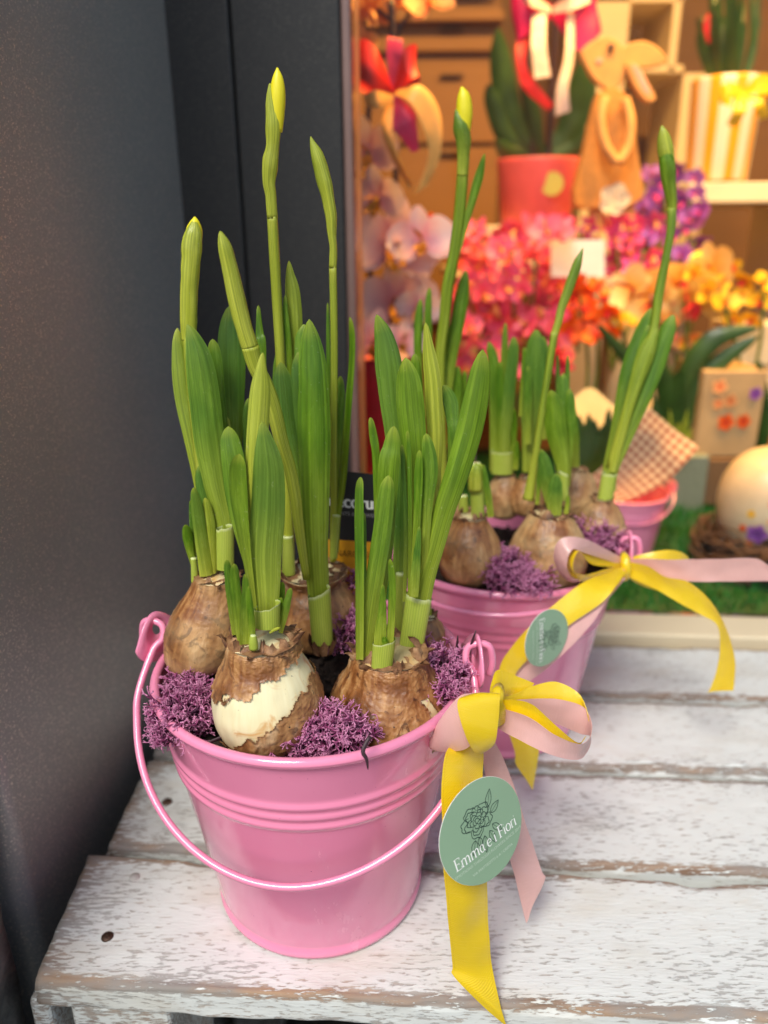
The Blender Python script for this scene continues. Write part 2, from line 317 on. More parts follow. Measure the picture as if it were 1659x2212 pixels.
def stalk(parent, pts, Y0, Y1, name='stalk', m=None, yel=.5, flat=.85, n=34, k=16, bumps=0.0, ribs=0):
    S = cr(pts, n); rows = []; P = []; W = []
    for i, (u, v, wd) in enumerate(S):
        Y = Y0 + (Y1 - Y0) * i / (n - 1); P.append(at(u, v, Y)); W.append(max(wd, .3) * px(u, v, Y) / 2)
    for i in range(n):
        T = (P[min(i + 1, n - 1)] - P[max(i - 1, 0)]).normalized(); V = (P[i] - CAM).normalized(); Sd = T.cross(V).normalized(); N = Sd.cross(T)
        row = []
        for q in range(k):
            a = 2 * math.pi * q / k; r = W[i] * (1 + bumps * nz((P[i].x * 150 + math.cos(a), P[i].z * 170, math.sin(a) * 1.3)) + (.05 * math.cos(ribs * a) if ribs else 0))
            row.append(P[i] + Sd * (r * math.cos(a)) + N * (r * flat * math.sin(a)))
        rows.append(row)
    b = MB(); b.grid(rows, True, lambda i, j: (abs(j - k / 2) / (k / 2), i / (n - 1))); b.cap(0, k, True); b.cap((n - 1) * k, k)
    o = b.build(name, m or LEAF, parent); o['yel'] = float(yel); return o
PROF = [(.05, -1.0), (.55, -.93), (.86, -.68), (1, -.22), (.97, .12), (.85, .44), (.68, .74)]
def bulb(parent, u, v, wd, Y, hr=1.0, neck=.6, necktop=1.15, lean=(0, 0), mask=None, seed=0, tan=0.0, pale=0.0, collar=14, bumpy=.045):
    c = at(u, v, Y); a = wd / 2 * px(u, v, Y); H = a * hr; n, k = (120, 250) if wd > 200 else (64, 120) if wd > 140 else (46, 96)
    pr = cr(PROF + [(neck, 1.0), (neck * .93, necktop)], n)
    def pt(i, j, off):
        r, z = pr[i]; th = 2 * math.pi * j / k; d = Vector((math.cos(th), math.sin(th), 0))
        q = Vector((d.x * r, d.y * r, z * .6)) ; rr = r * a * (1 + bumpy * nz(q * 1.7 + Vector((seed * 3.1, 0, 0))) + bumpy * .5 * nz(q * 4 + Vector((0, seed, 5)))) + off
        return c + Vector((d.x * rr + lean[0] * z, d.y * rr + lean[1] * z, z * H))
    b = MB(); b.grid([[pt(i, j, 0) for j in range(k)] for i in range(n)], True, lambda i, j: (j / k, i / n)); b.cap(0, k, True); b.cap((n - 1) * k, k)
    o = b.build('bulb', FLESH, parent); o['tan'] = float(tan)
    kept = {}; V = []; U = []; Fc = []
    def keep(i, j):
        if mask is None: return True
        th = 2 * math.pi * (j % k) / k; r, z = pr[i]
        return mask(math.cos(th) * r, math.sin(th) * r, z, nz((math.cos(th) * 3 + seed, math.sin(th) * 3, z * 3)) + .5 * nz((math.cos(th) * 9, math.sin(th) * 9 + seed, z * 9)) + .16 * nz((math.cos(th) * 22, math.sin(th) * 22 + seed, z * 22)))
    def vid(i, j):
        j %= k
        if (i, j) not in kept:
            edge = 0 if all(keep(x, y) for x in (max(i - 1, 0), i, min(i + 1, n - 1)) for y in (j - 1, j, j + 1)) else 1
            off = .0004 + .0006 * abs(nz((i * .35 + seed, j * .3, 1.5))) + edge * .0006 * (1 + nz((i * .5, j * .5, seed)))
            kept[(i, j)] = len(V); V.append(pt(i, j, off)); U.append((j / k, i / n))
        return kept[(i, j)]
    for i in range(1, n - 1):
        for j in range(k):
            if keep(i, j) and keep(i + 1, j) and keep(i, j + 1): Fc.append((vid(i, j), vid(i, j + 1), vid(i + 1, j + 1), vid(i + 1, j)))
    if Fc:
        s = mesh('skin', V, Fc, SKIN, o, U); s['pale'] = float(pale)
    rd = random.Random(seed + 5); mb = MB()
    for q in range(collar):
        th = 2 * math.pi * (q + rd.random() * .7) / collar; d = Vector((math.cos(th), math.sin(th), 0)); sdir = Vector((-d.y, d.x, 0))
        hw = a * rd.uniform(.1, .28); hh = a * rd.uniform(.14, .50); fl = rd.uniform(-.35, .35); rows = []
        for i in range(6):
            t = i / 5; base = c + d * (neck * a * .97 + a * fl * t * t * .6) + Vector((lean[0] * necktop, lean[1] * necktop, necktop * H * .92 + hh * (t - .35) * (1 - .35 * max(fl, 0) * t)))
            wv = hw * (1 - .75 * t ** 1.5); rows.append([base + sdir * (wv * x) + d * (.0009 * nz((q * 3 + x * 2, t * 3, seed)) * 2 - .1 * a * abs(x) * 1) + Vector((0, 0, .0012 * nz((q + x * 4, t * 2, seed + 9)))) for x in (-1, -.5, 0, .5, 1)])
        mb.grid(rows)
    top = c + Vector((lean[0] * necktop, lean[1] * necktop, necktop * H + .0003)); nb_ = 22
    mb.grid([[top + Vector((math.cos(2 * math.pi * q / nb_) * r * neck * a, math.sin(2 * math.pi * q / nb_) * r * neck * a, a * (.02 + .10 * nz((q * .9, r * 5, seed)) - .10 * (1 - r)))) for q in range(nb_)] for r in (1.02, .9, .7, .5, .25, .02)], True)
    if collar: mb.build('dry_collar', DRY, o)
    return c, a, H
def sleeve(parent, u0, v0, w0, u1, v1, w1, Y, flat=.8, tilt=0, Y1=None):      # pale tube round the leaf bases, base -> rim
    n, k = 10, 24; rows = []; Y1 = Y1 or Y
    for i in range(n):
        t = i / (n - 1); p = at(u0 + (u1 - u0) * t, v0 + (v1 - v0) * t, Y + (Y1 - Y) * t); r = (w0 + (w1 - w0) * t) / 2 * px(u0, v0, Y)
        rows.append([p + Vector((r * math.cos(2 * math.pi * j / k), r * flat * math.sin(2 * math.pi * j / k), t * r * (tilt * 2.2 * math.cos(2 * math.pi * j / k) + .16 * nz((j * .5, u0, 2))))) for j in range(k)])
    b = MB(); b.grid(rows, True, lambda i, j: (abs(j - k / 2) / (k / 2), i / (n - 1))); return b.build('sheath', SHEATH, parent)
def ribbon(parent, name, rows6, m, n=40, na=7, th=.00022, bow=.04):
    S = cr(rows6, n); A = [at(s[0], s[1], s[2]) for s in S]; B = [at(s[3], s[4], s[5]) for s in S]; L = [0.]
    for i in range(1, n): L.append(L[-1] + ((A[i] + B[i]) / 2 - (A[i - 1] + B[i - 1]) / 2).length)
    wd = max((a - b).length for a, b in zip(A, B)) or 1e-3; rows = []
    for i in range(n):
        T = ((A[min(i + 1, n - 1)] + B[min(i + 1, n - 1)]) - (A[max(i - 1, 0)] + B[max(i - 1, 0)])); N = T.cross(B[i] - A[i])
        N = N.normalized() if N.length > 1e-9 else Vector((0, -1, 0)); ww = (B[i] - A[i]).length
        fr = [A[i].lerp(B[i], q / (na - 1)) + N * (bow * ww * (1 - (2 * q / (na - 1) - 1) ** 2) + .05 * ww * nz((L[i] / wd * 1.6, q * .35, rows6[0][0] * .13))) for q in range(na)]
        rows.append(fr + [p - N * th for p in reversed(fr)])
    b = MB(); b.grid(rows, True, lambda i, j: ((j if j < na else 2 * na - 1 - j) / (na - 1), L[i] / wd)); b.cap(0, 2 * na, True); b.cap((n - 1) * 2 * na, 2 * na)
    o = b.build(name, m, parent); o.data.set_sharp_from_angle(angle=R(40)); return o
def moss(c, rx, ry, rz, n, seed, label, group):
    rd = random.Random(seed); mb = MB(); TV = []
    def grow(p, d, r, ln, dep):
        q = p + d * ln; B = d.orthogonal().normalized(); C = d.cross(B); b = len(mb.V)
        for pp, rr, tv in ((p, r, dep + 1), (q, r * .8, dep)):
            for k in range(4):
                TV.append(1 - tv / 5)
                a = k * math.pi / 2; mb.V.append(tuple(pp + B * rr * math.cos(a) + C * rr * math.sin(a))); mb.U.append((0, 0))
        for k in range(4): mb.F.append((b + k, b + (k + 1) % 4, b + 4 + (k + 1) % 4, b + 4 + k))
        if dep == 0: mb.F.append((b + 4, b + 5, b + 6, b + 7)); return
        for _ in range(rd.choice((2, 2, 3))):
            e = (d + Vector((rd.gauss(0, .85), rd.gauss(0, .85), rd.gauss(.0, .8)))).normalized(); grow(q, e, r * .8, ln * rd.uniform(.62, .95), dep - 1)
    for _ in range(n):
        v = Vector((rd.gauss(0, 1), rd.gauss(0, 1), rd.gauss(0, 1))).normalized() * rd.random() ** .4; p = c + Vector((v.x * rx * .8, v.y * ry * .8, v.z * rz * .7))
        grow(p, (v + Vector((rd.gauss(0, .4), rd.gauss(0, .4) - .15, .35 + rd.gauss(0, .3)))).normalized(), rd.uniform(.0004, .00078), rd.uniform(.0022, .0042), 4)
    o = mb.build('moss_clump', MOSS, None, org=c - Vector((0, 0, rz)), attr={'tip': TV}); return tag(o, label, 'moss', group)

# ------------------------------------------------------------------ setting
PSI = R(4.5)
def fac(x, dy=0.0, z=0.0):             # a point on the shop front: x along it, dy behind the glass line
    return Vector((x * math.cos(PSI) + dy * math.sin(PSI), .612 - x * math.sin(PSI) + dy * math.cos(PSI), z))
RF = Matrix.Rotation(-PSI, 3, 'Z')
def fbox(b, x0, x1, y0, y1, z0, z1): b.box(fac((x0 + x1) / 2, (y0 + y1) / 2, (z0 + z1) / 2), (x1 - x0, y1 - y0, z1 - z0), RF)
b = MB(); b.V = [(-6, -6, -.42), (6, -6, -.42), (6, .7, -.42), (-6, .7, -.42)]; b.U = [(0, 0)] * 4; b.F = [(0, 1, 2, 3)]
tag(b.build('pavement', STONE), kind='structure')
def room(name, x0, x1, y0, y1, z0, z1, m):
    b = MB(); fbox(b, x0, x1, y0, y1, z0, z1); return tag(b.build(name, m, smooth=False), kind='structure')
TAN = m_wall('tan_wall', srgb(140, 102, 60)); CREAM = plain('cream_paint', srgb(220, 204, 172), .5, .05, 8); TANW = m_wall('tan_wood', srgb(146, 104, 56))
room('back_wall', -.75, 1.45, 1.15, 1.2, -.02, 1.3, TAN)
room('wall_left', -.8, -.75, .02, 1.2, -.02, 1.3, TAN)
room('wall_right', 1.45, 1.5, .02, 1.2, -.02, 1.3, TAN)
room('ceiling', -.8, 1.5, .02, 1.2, 1.3, 1.35, TAN)
room('display_floor', -.8, 1.5, .006, 1.2, -.42, -.004, TANW)
wf = thing('shop_window', fac(-.06, 0, 0), 'shop window with dark grey metal frame and clear glass pane', 'window')
def fr(name, m, *a, bev=.0015):
    b = MB(); fbox(b, *a); return bevel(b.build(name, m, wf, smooth=False), bev)
fr('frame', FRAME, -.150, -.102, -.016, .05, -.4, 1.35); fr('frame', FRAME, -.1015, -.0265, -.012, .05, -.4, 1.35)
fr('edge_strip', plain('pinkish_anodised', srgb(150, 120, 112), .35, .05, 30, Metallic=.4), -.0262, -.0195, -.010, .05, 0, 1.35)
fr('glass_pane', GLASS, -.019, 1.45, 0, .005, .002, 1.35, bev=.0002)
b = MB(); fbox(b, -.02, 1.2, -.034, .004, -.03, .001); tag(bevel(b.build('window_sill', CREAM, smooth=False), .002), kind='structure')
# flecked metal pilaster: a folded sheet with a rounded corner, in plan
plan = [(-.7, .36), (-.30, .312), (-.205, .301)]
for i in range(9):
    a = R(-97 + i * 107 / 8 * .99); plan.append((-.193 + .010 * math.cos(a), .310 + .010 * math.sin(a)))
plan += [(-.168, .42), (-.146, .60), (-.146, .66), (-.7, .66)]
rows = [[(x, y, z) for x, y in plan] for z in (-.41, 0, .4, .8, 1.35)]
b = MB(); b.grid(rows, True); b.cap(len(plan) * 4, len(plan)); pil = b.build('metal_pilaster', PANEL, smooth=False)
tag(pil, 'grey flecked metal pilaster with a rounded corner beside the window frame', 'pilaster')
for p in pil.data.polygons: p.use_smooth = True
pil.data.set_sharp_from_angle(angle=R(40))
# rough stone block on the far left
rows = []
for i in range(30):
    z = -.42 + i * .02; rows.append([(-.199 + .006 * nz((t * 9, z * 30, 2)) + .022 * math.sin(min(t, 1) * 1.57) + (.0 if t < 1 else -.5 * (t - 1)), .165 + .105 * t + .006 * nz((t * 7, z * 25, 7)), z) for t in [k * .1 for k in range(-6, 11)]] + [(-.9, .272, z), (-.9, .10, z)])
b = MB(); b.grid(rows, True); b.cap(29 * 19, 19); tag(b.build('stone_pier', STONE), 'rough grey stone pier beside the dark metal pilaster', 'pier')
# slatted crate
PSC = R(3.6)
def slat(parent, xl0, xl1, x1, y0, y1, zt, th, seed, yref=0):
    """plank whose left end runs from (xl0,y0) to (xl1,y1)"""
    r = .0025; prof = []
    def arc(cx, cz, a0):
        for k in range(5): a = R(a0 + k * 22.5); prof.append((cx + r * math.cos(a), cz + r * math.sin(a), 1 if 0 <= a0 <= 90 else .5))
    def line(p, q, nn):
        for k in range(1, nn): t = k / nn; prof.append((p[0] + (q[0] - p[0]) * t, p[1] + (q[1] - p[1]) * t, 0))
    W = y1 - y0
    arc(W - r, -r, 0); line((W - r, 0), (r, 0), 26); arc(r, -r, 90); line((0, -r), (0, -th + r), 6); arc(r, -th + r, 180); line((r, -th), (W - r, -th), 6); arc(W - r, -th + r, 270); line((W, -th + r), (W, -r), 4)
    n = 240; rows = []; E = []
    for i in range(n):
        row = []
        for (py, pz, e) in prof:
            t = i / (n - 1); xs = xl0 + (xl1 - xl0) * py / W; x = xs + (x1 - xs) * t; y = y0 + py
            amp = .0003 + .0011 * (e > 0); dn = nz((x * 55, y * 160, pz * 160 + seed)); chip = max(0, nz((x * 28 + seed, y * 60, pz * 60)) - .12) * .006 * (e > 0)
            inw = Vector((0, W / 2 - py, -th / 2 - pz)).normalized() if e > 0 else Vector((0, 0, 0))
            p = Vector((x, y, zt + pz)) + Vector((0, amp * dn * .5, amp * dn)) + inw * chip
            ee = min(1, (max(e, .85 * math.exp(-min(py, W - py) / .0045)) if pz > -.003 else .35 * e + .12) + .9 * math.exp(-(x - xs) / .010)); E.append(ee)
            if i == 0: p.x += .0012 * nz((y * 300, pz * 300, seed))
            p.y -= math.tan(PSC) * p.x; row.append(p)
        rows.append(row)
    k = len(prof); b = MB(); b.grid(rows, True); b.cap(0, k, True); b.cap((n - 1) * k, k)
    return mesh('slat', b.V, b.F, PAINT, parent, b.U, True, {'edge': E})
crate = thing('slatted_crate', (0, .4, -.42), 'upturned white painted wooden crate with worn slats under the pink buckets', 'crate')
SL = [slat(crate, -.1585, -.160, .48, .2420, .3165, 0, .0165, 1), slat(crate, -.152, -.150, .48, .3230, .3965, 0, .0155, 2),
      slat(crate, -.15, -.15, .48, .4035, .4785, 0, .016, 3), slat(crate, -.15, -.15, .48, .4850, .5560, 0, .016, 4)]
def cbox(name, x0, x1, y0, y1, z0, z1, par=crate):
    b = MB(); ym = -math.tan(PSC) * (x0 + x1) / 2; b.box(((x0 + x1) / 2, (y0 + y1) / 2 + ym, (z0 + z1) / 2), (x1 - x0, y1 - y0, z1 - z0), Matrix.Rotation(-PSC, 3, 'Z'))
    E = [.5] * 8; o = mesh(name, b.V, b.F, PAINT, par, b.U, False, {'edge': E}); return bevel(o, .003, 3)
cbox('end_board', -.1565, -.1465, .246, .552, -.20, -.0170); cbox('corner_block', -.1450, -.098, .2455, .300, -.40, -.0172); cbox('corner_block', -.1450, -.098, .510, .550, -.40, -.0172)
cbox('side_board', -.094, .47, .545, .553, -.20, -.0172); cbox('side_board', -.094, .47, .300, .308, -.40, -.12)
def nail(par, u, v, r, m=NAILM):
    d = ray(u, v); p = CAM + d * (-.314 / d.z); b = lathe([(r, -.002), (r, .0004), (r * .8, .0010), (.0001, .0012)], p, 14); return b.build('nail', m, par)
nail(SL[0], 232, 2024, .0029); nail(SL[0], 291, 1895, .0027, plain('painted_nail', srgb(176, 170, 166), .5)); nail(SL[1], 361, 1733, .0030)
for u, v in ((330, 1640),): pass

# ------------------------------------------------------------------ buckets
def bucket(c, s, yaw, phi, label, hw=1.035, hl=1.10, grp='pink metal buckets with wire handles', bulge=0.0):
    c = Vector(c); B = thing('bucket', c, label, 'bucket', grp); H, RT, RB = .125 * s, .0708 * s, .0503 * s
    rad = lambda z: RB + (RT - RB) * z
    pr = [(.001, .003 * s), (RB - .004 * s, .003 * s), (RB - .001 * s, .001 * s), (RB + .0012 * s, .0004 * s), (RB + .0016 * s, .002 * s), (RB + .0012 * s, .0042 * s), (rad(.03) - .0002 * s, .0052 * s)]
    zz = .06
    while zz < .985:
        rib = sum(.0014 * s * math.exp(-((zz - q) / .013) ** 2) for q in (.70, .745, .79)); pr.append((rad(zz) + rib, H * zz)); zz += .008 if .64 < zz < .85 else .03
    body = pr + [(RT - .001 * s, H * .985), (RT - .0012 * s, H * .97)] + [(rad(z) - .0012 * s, H * z) for z in (.9, .7, .3, .06)] + [(.001, .01 * s)]
    lathe(body, c, 96).build('body', ENAMEL, B)
    rm = [(RT + .0022 * s * math.cos(a), H - .0015 * s + .0024 * s * math.sin(a)) for a in [2 * math.pi * k / 14 for k in range(15)]]; lathe(rm, c, 96).build('rim', ENAMEL, B)
    ex = Vector((math.cos(yaw), math.sin(yaw), 0)); fw = Vector((ex.y, -ex.x, 0)); up = Vector((0, 0, 1)); lug = []
    for sg in (-1, 1):
        d = ex * sg; tn = Vector((-d.y, d.x, 0)); tn = Matrix.Rotation(R(22 * sg), 3, 'Z') @ tn; o0 = c + up * (H - .004 * s) + d * (RT + .0026 * s); mb = MB(); N = 36
        hc = .0165 * s; out = []; inn = []
        for k in range(N):
            a = 2 * math.pi * k / N; y = math.sin(a); x = math.cos(a); wd = .0140 * s * (1 - .42 * max(y, 0)); out.append((x * wd * (1 if y > 0 else 1.05), .011 * s + y * (.0135 if y > 0 else .011) * s)); inn.append((x * .0034 * s, hc + y * .0034 * s))
        for off in (0, .0009 * s):
            for loop in (out, inn):
                for x, z in loop: mb.V.append(tuple(o0 + tn * x + up * z + d * (off + .12 * max(0, z - .008 * s) - 1.2 / s * x * x * .35))); mb.U.append((0, 0))
        for k in range(N):
            q = (k + 1) % N; mb.F += [(k, q, N + q, N + k), (2 * N + k, 3 * N + k, 3 * N + q, 2 * N + q), (k, 2 * N + k, 2 * N + q, q), (N + k, N + q, 3 * N + q, 3 * N + k)]
        mb.build('lug', ENAMEL, B); lug.append(o0 + up * hc + d * .002 * s)
    mid = (lug[0] + lug[1]) / 2; half = (lug[1] - lug[0]) / 2; hx = half.length * hw; dn = fw * math.cos(phi) - up * math.sin(phi); P = []
    eL = ex * -1
    hook = lambda L, d: [L + d * .0062 * s - up * .0115 * s + fw * .001, L + d * .0074 * s - up * .006 * s, L + d * .0060 * s + up * .002 * s, L + d * .0015 * s + up * .0035 * s, L - d * .0035 * s + up * .0015 * s + fw * .0005, L - d * .0042 * s - up * .004 * s + fw * .003 * s, L - d * .0005 * s - up * .0085 * s + fw * .007 * s]
    A1 = hook(lug[0], -ex); A2 = hook(lug[1], ex)
    arc = []
    for k in range(1, 24):
        a = math.pi * k / 24; arc.append(mid - ex * (hx * math.cos(a) * (1 + bulge * math.sin(2 * a) ** 2)) + dn * (half.length * hl * math.sin(a) ** .95) - up * .004 * s)
    pts = [tuple(p) for p in A1 + arc[1:-1] + A2[::-1]]; C = cr(pts, 150); mb = MB(); mb.tube(C, .00165 * s, 12); mb.build('handle', ENAMEL, B)
    return B
B1 = Vector((-.034, .3125, .0012)); B2 = Vector((.0755, .453, .0012))
bucket(B1, 1, R(-9), R(42), 'pink bucket of daffodils standing on the front slat of the crate', 1.05, 1.33, bulge=.04)
bucket(B2, 1, R(-22), R(12), 'pink bucket of daffodils with sticker ribbon, standing close to the shop window', 1.03, 1.10)

# ------------------------------------------------------------------ soil
def soil(c, r, z, seed, label):
    n, k = 26, 80; rows = []
    for i in range(n):
        q = r * i / (n - 1); rows.append([(c.x + q * math.cos(2 * math.pi * j / k), c.y + q * math.sin(2 * math.pi * j / k), z + .004 * nz((q * math.cos(2 * math.pi * j / k) * 120, q * math.sin(2 * math.pi * j / k) * 120, seed)) + .003 * nz((q * math.cos(2 * math.pi * j / k) * 330, q * math.sin(2 * math.pi * j / k) * 330, seed))) for j in range(k)])
    b = MB(); b.grid(rows, True); rd = random.Random(seed)
    for _ in range(420):
        a, q = rd.random() * 6.28, r * math.sqrt(rd.random()) * .97; s = rd.uniform(.0005, .0017); b.box((c.x + q * math.cos(a), c.y + q * math.sin(a), z + .002 + rd.random() * .002), (s * rd.uniform(.6, 2.2), s, s * .8), Matrix.Rotation(rd.random() * 3, 3, (rd.random(), rd.random(), rd.random())))
    o = b.build('potting_soil', SOIL); tag(o, label, 'soil', kind='stuff')
soil(B1, .067, .1125, 3, 'dark crumbly potting soil between the bulbs in the front bucket'); soil(B2, .067, .1125, 8, 'dark potting soil between the bulbs in the bucket by the window')

# ------------------------------------------------------------------ daffodils in the front bucket
GD = 'potted daffodils in the buckets'
def plant(u, v, Y, label): return thing('daffodil', at(u, v, Y), label, 'daffodil', GD)
def L(p, Y0, Y1, *pts, **k): return blade(p, list(pts), Y0, Y1, **k)
def bud(p, Y0, Y1, stalkpts, spathe, petal=None, Ys=None, yel=.7, yp=.95):
    o = stalk(p, stalkpts, Y0, Y1, 'stalk', yel=yel, ribs=6)
    n = stalk(p, spathe, Y1, Ys if Ys is not None else Y1, 'spathe', yel=yp, bumps=.12)
    if petal: stalk(p, petal, (Ys if Ys is not None else Y1) + .0010, (Ys if Ys is not None else Y1) + .0010, 'petal_bud', m=PETAL, n=16)
YO = .018
# A : peeled bulb at the front left
A = plant(575, 1600, .258, 'daffodil growing from a peeled cream bulb at the front rim')
def maskA(x, y, z, nn):
    d = (z * .80 - x * .62) + .02 + nn * .16
    return not (-.26 < d - .16 < .34 - .25 * x and y < .75 and not (x > .55 and z < .15)) or z > .9
bulb(A, 576, 1499, 240, .256, 1.0, .62, 1.10, mask=maskA, seed=1, tan=.15, pale=.2, collar=20)
L(A, .256, .262, (577, 1352, 50), (576, 1298, 54), (574, 1253, 64), (573, 1194, 71), (579, 1105, 74), (580, 1015, 64), (573, 956, 42), (566, 910, 26), yel=.12, cup=.32, tipk=1.7)
sleeve(A, 578, 1352, 54, 577, 1308, 58, .2545, .75, tilt=.12)
L(A, .268, .275, (556, 1310, 40), (549, 1150, 44), (551, 1050, 46), (555, 956, 47), (559, 896, 47), (563, 837, 42), (565, 792, 22), (568, 761, 8), yel=.85, cup=.5, tipk=.6)
L(A, .262, .27, (550, 1310, 14), (538, 1230, 16), (519, 1134, 34), (511, 1070, 46), (504, 1000, 50), (497, 956, 43), (493, 921, 30), yel=.05, cup=.35)
L(A, .256, .258, (550, 1320, 12), (536, 1225, 17), (523, 1134, 29), (516, 1075, 37), (514, 1015, 36), (517, 980, 26), yel=.15, cup=-.3)
L(A, .252, .250, (508, 1372, 12), (503, 1320, 19), (494, 1250, 18), (490, 1210, 13), yel=.0, cup=.35)
L(A, .250, .249, (520, 1388, 15), (516, 1330, 24), (508, 1260, 21), (506, 1218, 15), yel=.05)
L(A, .247, .246, (528, 1392, 22), (529, 1340, 23), (531, 1280, 17), (529, 1240, 10), yel=.05, cup=-.2)
L(A, .246, .246, (547, 1397, 12), (544, 1350, 15), (540, 1300, 12), (537, 1266, 7))
stalk(A, [(548, 1402, 20), (547, 1385, 19), (547, 1372, 12)], .245, .245, 'sheath', m=SHEATH, n=8)
L(A, .262, .262, (597, 1350, 10), (605, 1300, 18), (610, 1257, 12)); L(A, .256, .256, (606, 1368, 9), (616, 1320, 17), (628, 1270, 11), yel=.1); L(A, .258, .258, (598, 1360, 8), (603, 1320, 15), (607, 1291, 10))
L(A, .250, .2475, (582, 1368, 5), (592, 1361, 7), (604, 1356, 6), yel=1, cup=.5)
YO = .030
# B : brown papery bulb at the right front
Bp = plant(848, 1610, .262, 'daffodil growing from a glossy brown papery bulb next to the ribbon bow')
def maskB(x, y, z, nn): return not (x > .45 and -.1 < z < .55 and abs(x - .74 + z * .25 + nn * .1) < .05) 
bulb(Bp, 843, 1522, 264, .261, .88, .60, 1.10, mask=maskB, seed=4, tan=.9, pale=.0, collar=24, bumpy=.06)
sleeve(Bp, 885, 1420, 52, 905, 1287, 56, .268, .6, tilt=-.12, Y1=.272)
L(Bp, .268, .275, (886, 1400, 46), (903, 1320, 46), (918, 1250, 44), (937, 1183, 44), (959, 1104, 47), (986, 1025, 53), (1010, 945, 58), (1027, 866, 56), (1037, 806, 45), (1043, 754, 26), cup=.42, tipk=1.8, yel=.08)
L(Bp, .254, .258, (790, 1425, 30), (791, 1382, 33), (801, 1303, 39), (814, 1223, 40), (826, 1144, 41), (835, 1064, 34), (840, 1027, 24), yel=.08, cup=.35)
L(Bp, .262, .268, (800, 1400, 28), (815, 1300, 34), (832, 1144, 42), (840, 1005, 45), (846, 965, 38), (851, 920, 22), yel=.1)
L(Bp, .252, .256, (777, 1425, 16), (777, 1263, 19), (776, 1144, 20), (776, 1064, 19), (779, 1030, 12), cup=-.3)
L(Bp, .257, .258, (787, 1400, 7), (788, 1250, 8), (787, 1150, 9), (787, 1108, 6))
sleeve(Bp, 825, 1440, 46, 830, 1384, 50, .249, .7, tilt=.1)
L(Bp, .249, .250, (842, 1400, 15), (845, 1342, 16), (847, 1263, 16), (842, 1207, 10), yel=.1, cup=-.3); L(Bp, .248, .249, (820, 1400, 28), (822, 1365, 26), (826, 1315, 17), (827, 1262, 9), yel=.1); L(Bp, .247, .247, (832, 1400, 13), (831, 1385, 13), (830, 1375, 11), tipk=1)
L(Bp, .264, .266, (893, 1290, 20), (897, 1240, 21), (902, 1185, 14), (906, 1137, 8)); L(Bp, .27, .272, (884, 1300, 8), (886, 1150, 9), (884, 1000, 9), (880, 930, 8)); L(Bp, .271, .274, (874, 1300, 8), (877, 1150, 10), (872, 1040, 10), (868, 960, 9))
L(Bp, .29, .295, (875, 1250, 26), (866, 1100, 32), (855, 945, 46), (847, 866, 52), (839, 787, 56), (829, 727, 44), (813, 679, 22), yel=.06, cup=.35, tipk=1.7)
L(Bp, .276, .282, (888, 1250, 12), (892, 1104, 22), (897, 1005, 46), (893, 945, 58), (887, 886, 63), (882, 826, 54), (876, 772, 28), yel=.1, cup=.3)
L(Bp, .284, .290, (936, 1200, 26), (939, 1030, 30), (941, 945, 36), (938, 880, 38), (934, 820, 38), (926, 760, 27), (919, 696, 8), yel=.9, cup=.6, tipk=.6)
L(Bp, .27, .273, (916, 1230, 14), (923, 1104, 22), (929, 1025, 33), (927, 985, 32), (920, 936, 18), yel=.05); L(Bp, .268, .27, (893, 1250, 12), (902, 1104, 17), (904, 1025, 19), (906, 972, 11))
L(Bp, .296, .298, (912, 1050, 16), (906, 900, 22), (898, 800, 22), (896, 764, 14)); L(Bp, .29, .296, (975, 1100, 14), (978, 945, 22), (977, 906, 27), (972, 866, 32), (958, 831, 16), cup=.1)
L(Bp, .288, .292, (820, 1250, 12), (815, 1100, 14), (812, 985, 17), (807, 945, 18), (800, 901, 10)); L(Bp, .285, .287, (858, 1380, 20), (862, 1230, 26), (864, 1065, 30), (862, 980, 28)); stalk(Bp, [(862, 1395, 22), (864, 1300, 22), (866, 1238, 22)], .283, .284, 'sheath', m=SHEATH)
YO = .0
# C : left back
C = plant(437, 1445, .318, 'daffodil growing from a tan bulb with flaking skin beside the left lug')
def maskC(x, y, z, nn): return not (nn > .55 and z > .3)
bulb(C, 446, 1356, 172, .313, 1.18, .56, 1.20, (.006, 0), seed=7, tan=.6, pale=.5, collar=12)
bud(C, .318, .33, [(452, 1240, 24), (440, 1050, 26), (420, 860, 28), (409, 730, 30)], [(409, 735, 34), (407, 700, 36), (409, 616, 39), (413, 560, 42), (415, 526, 43), (418, 500, 34), (420, 480, 14)], [(417, 520, 38), (420, 495, 34), (421, 478, 19), (421, 468, 3)], .333)
L(C, .314, .322, (487, 1225, 36), (486, 1134, 38), (467, 1045, 56), (453, 956, 64), (443, 867, 67), (430, 777, 56), (416, 727, 34), (404, 700, 18), yel=.05, cup=.3, tipk=1.2); sleeve(C, 487, 1228, 38, 486, 1138, 38, .3125, .7, tilt=.1)
L(C, .322, .334, (450, 1200, 22), (436, 1060, 30), (415, 940, 38), (400, 867, 40), (390, 790, 38), (384, 740, 24), (383, 708, 13), yel=.4)
L(C, .33, .336, (500, 1150, 16), (490, 1000, 20), (475, 867, 24), (465, 777, 30), (459, 732, 18)); L(C, .31, .31, (447, 1245, 30), (435, 1164, 28), (426, 1105, 26), (418, 1053, 14), yel=.15, cup=.4); L(C, .312, .313, (458, 1240, 18), (453, 1150, 26), (448, 1105, 22), (443, 1075, 12), yel=.6)
L(C, .316, .318, (466, 1235, 14), (458, 1134, 22), (442, 1060, 35), (432, 1004, 20)); L(C, .314, .314, (419, 1225, 10), (410, 1190, 16), (405, 1160, 21), (401, 1133, 14)); L(C, .317, .317, (420, 1225, 8), (416, 1150, 13), (412, 1080, 8)); stalk(C, [(421, 1258, 16), (420, 1230, 15), (418, 1205, 13)], .313, .313, 'sheath', m=SHEATH, n=10)
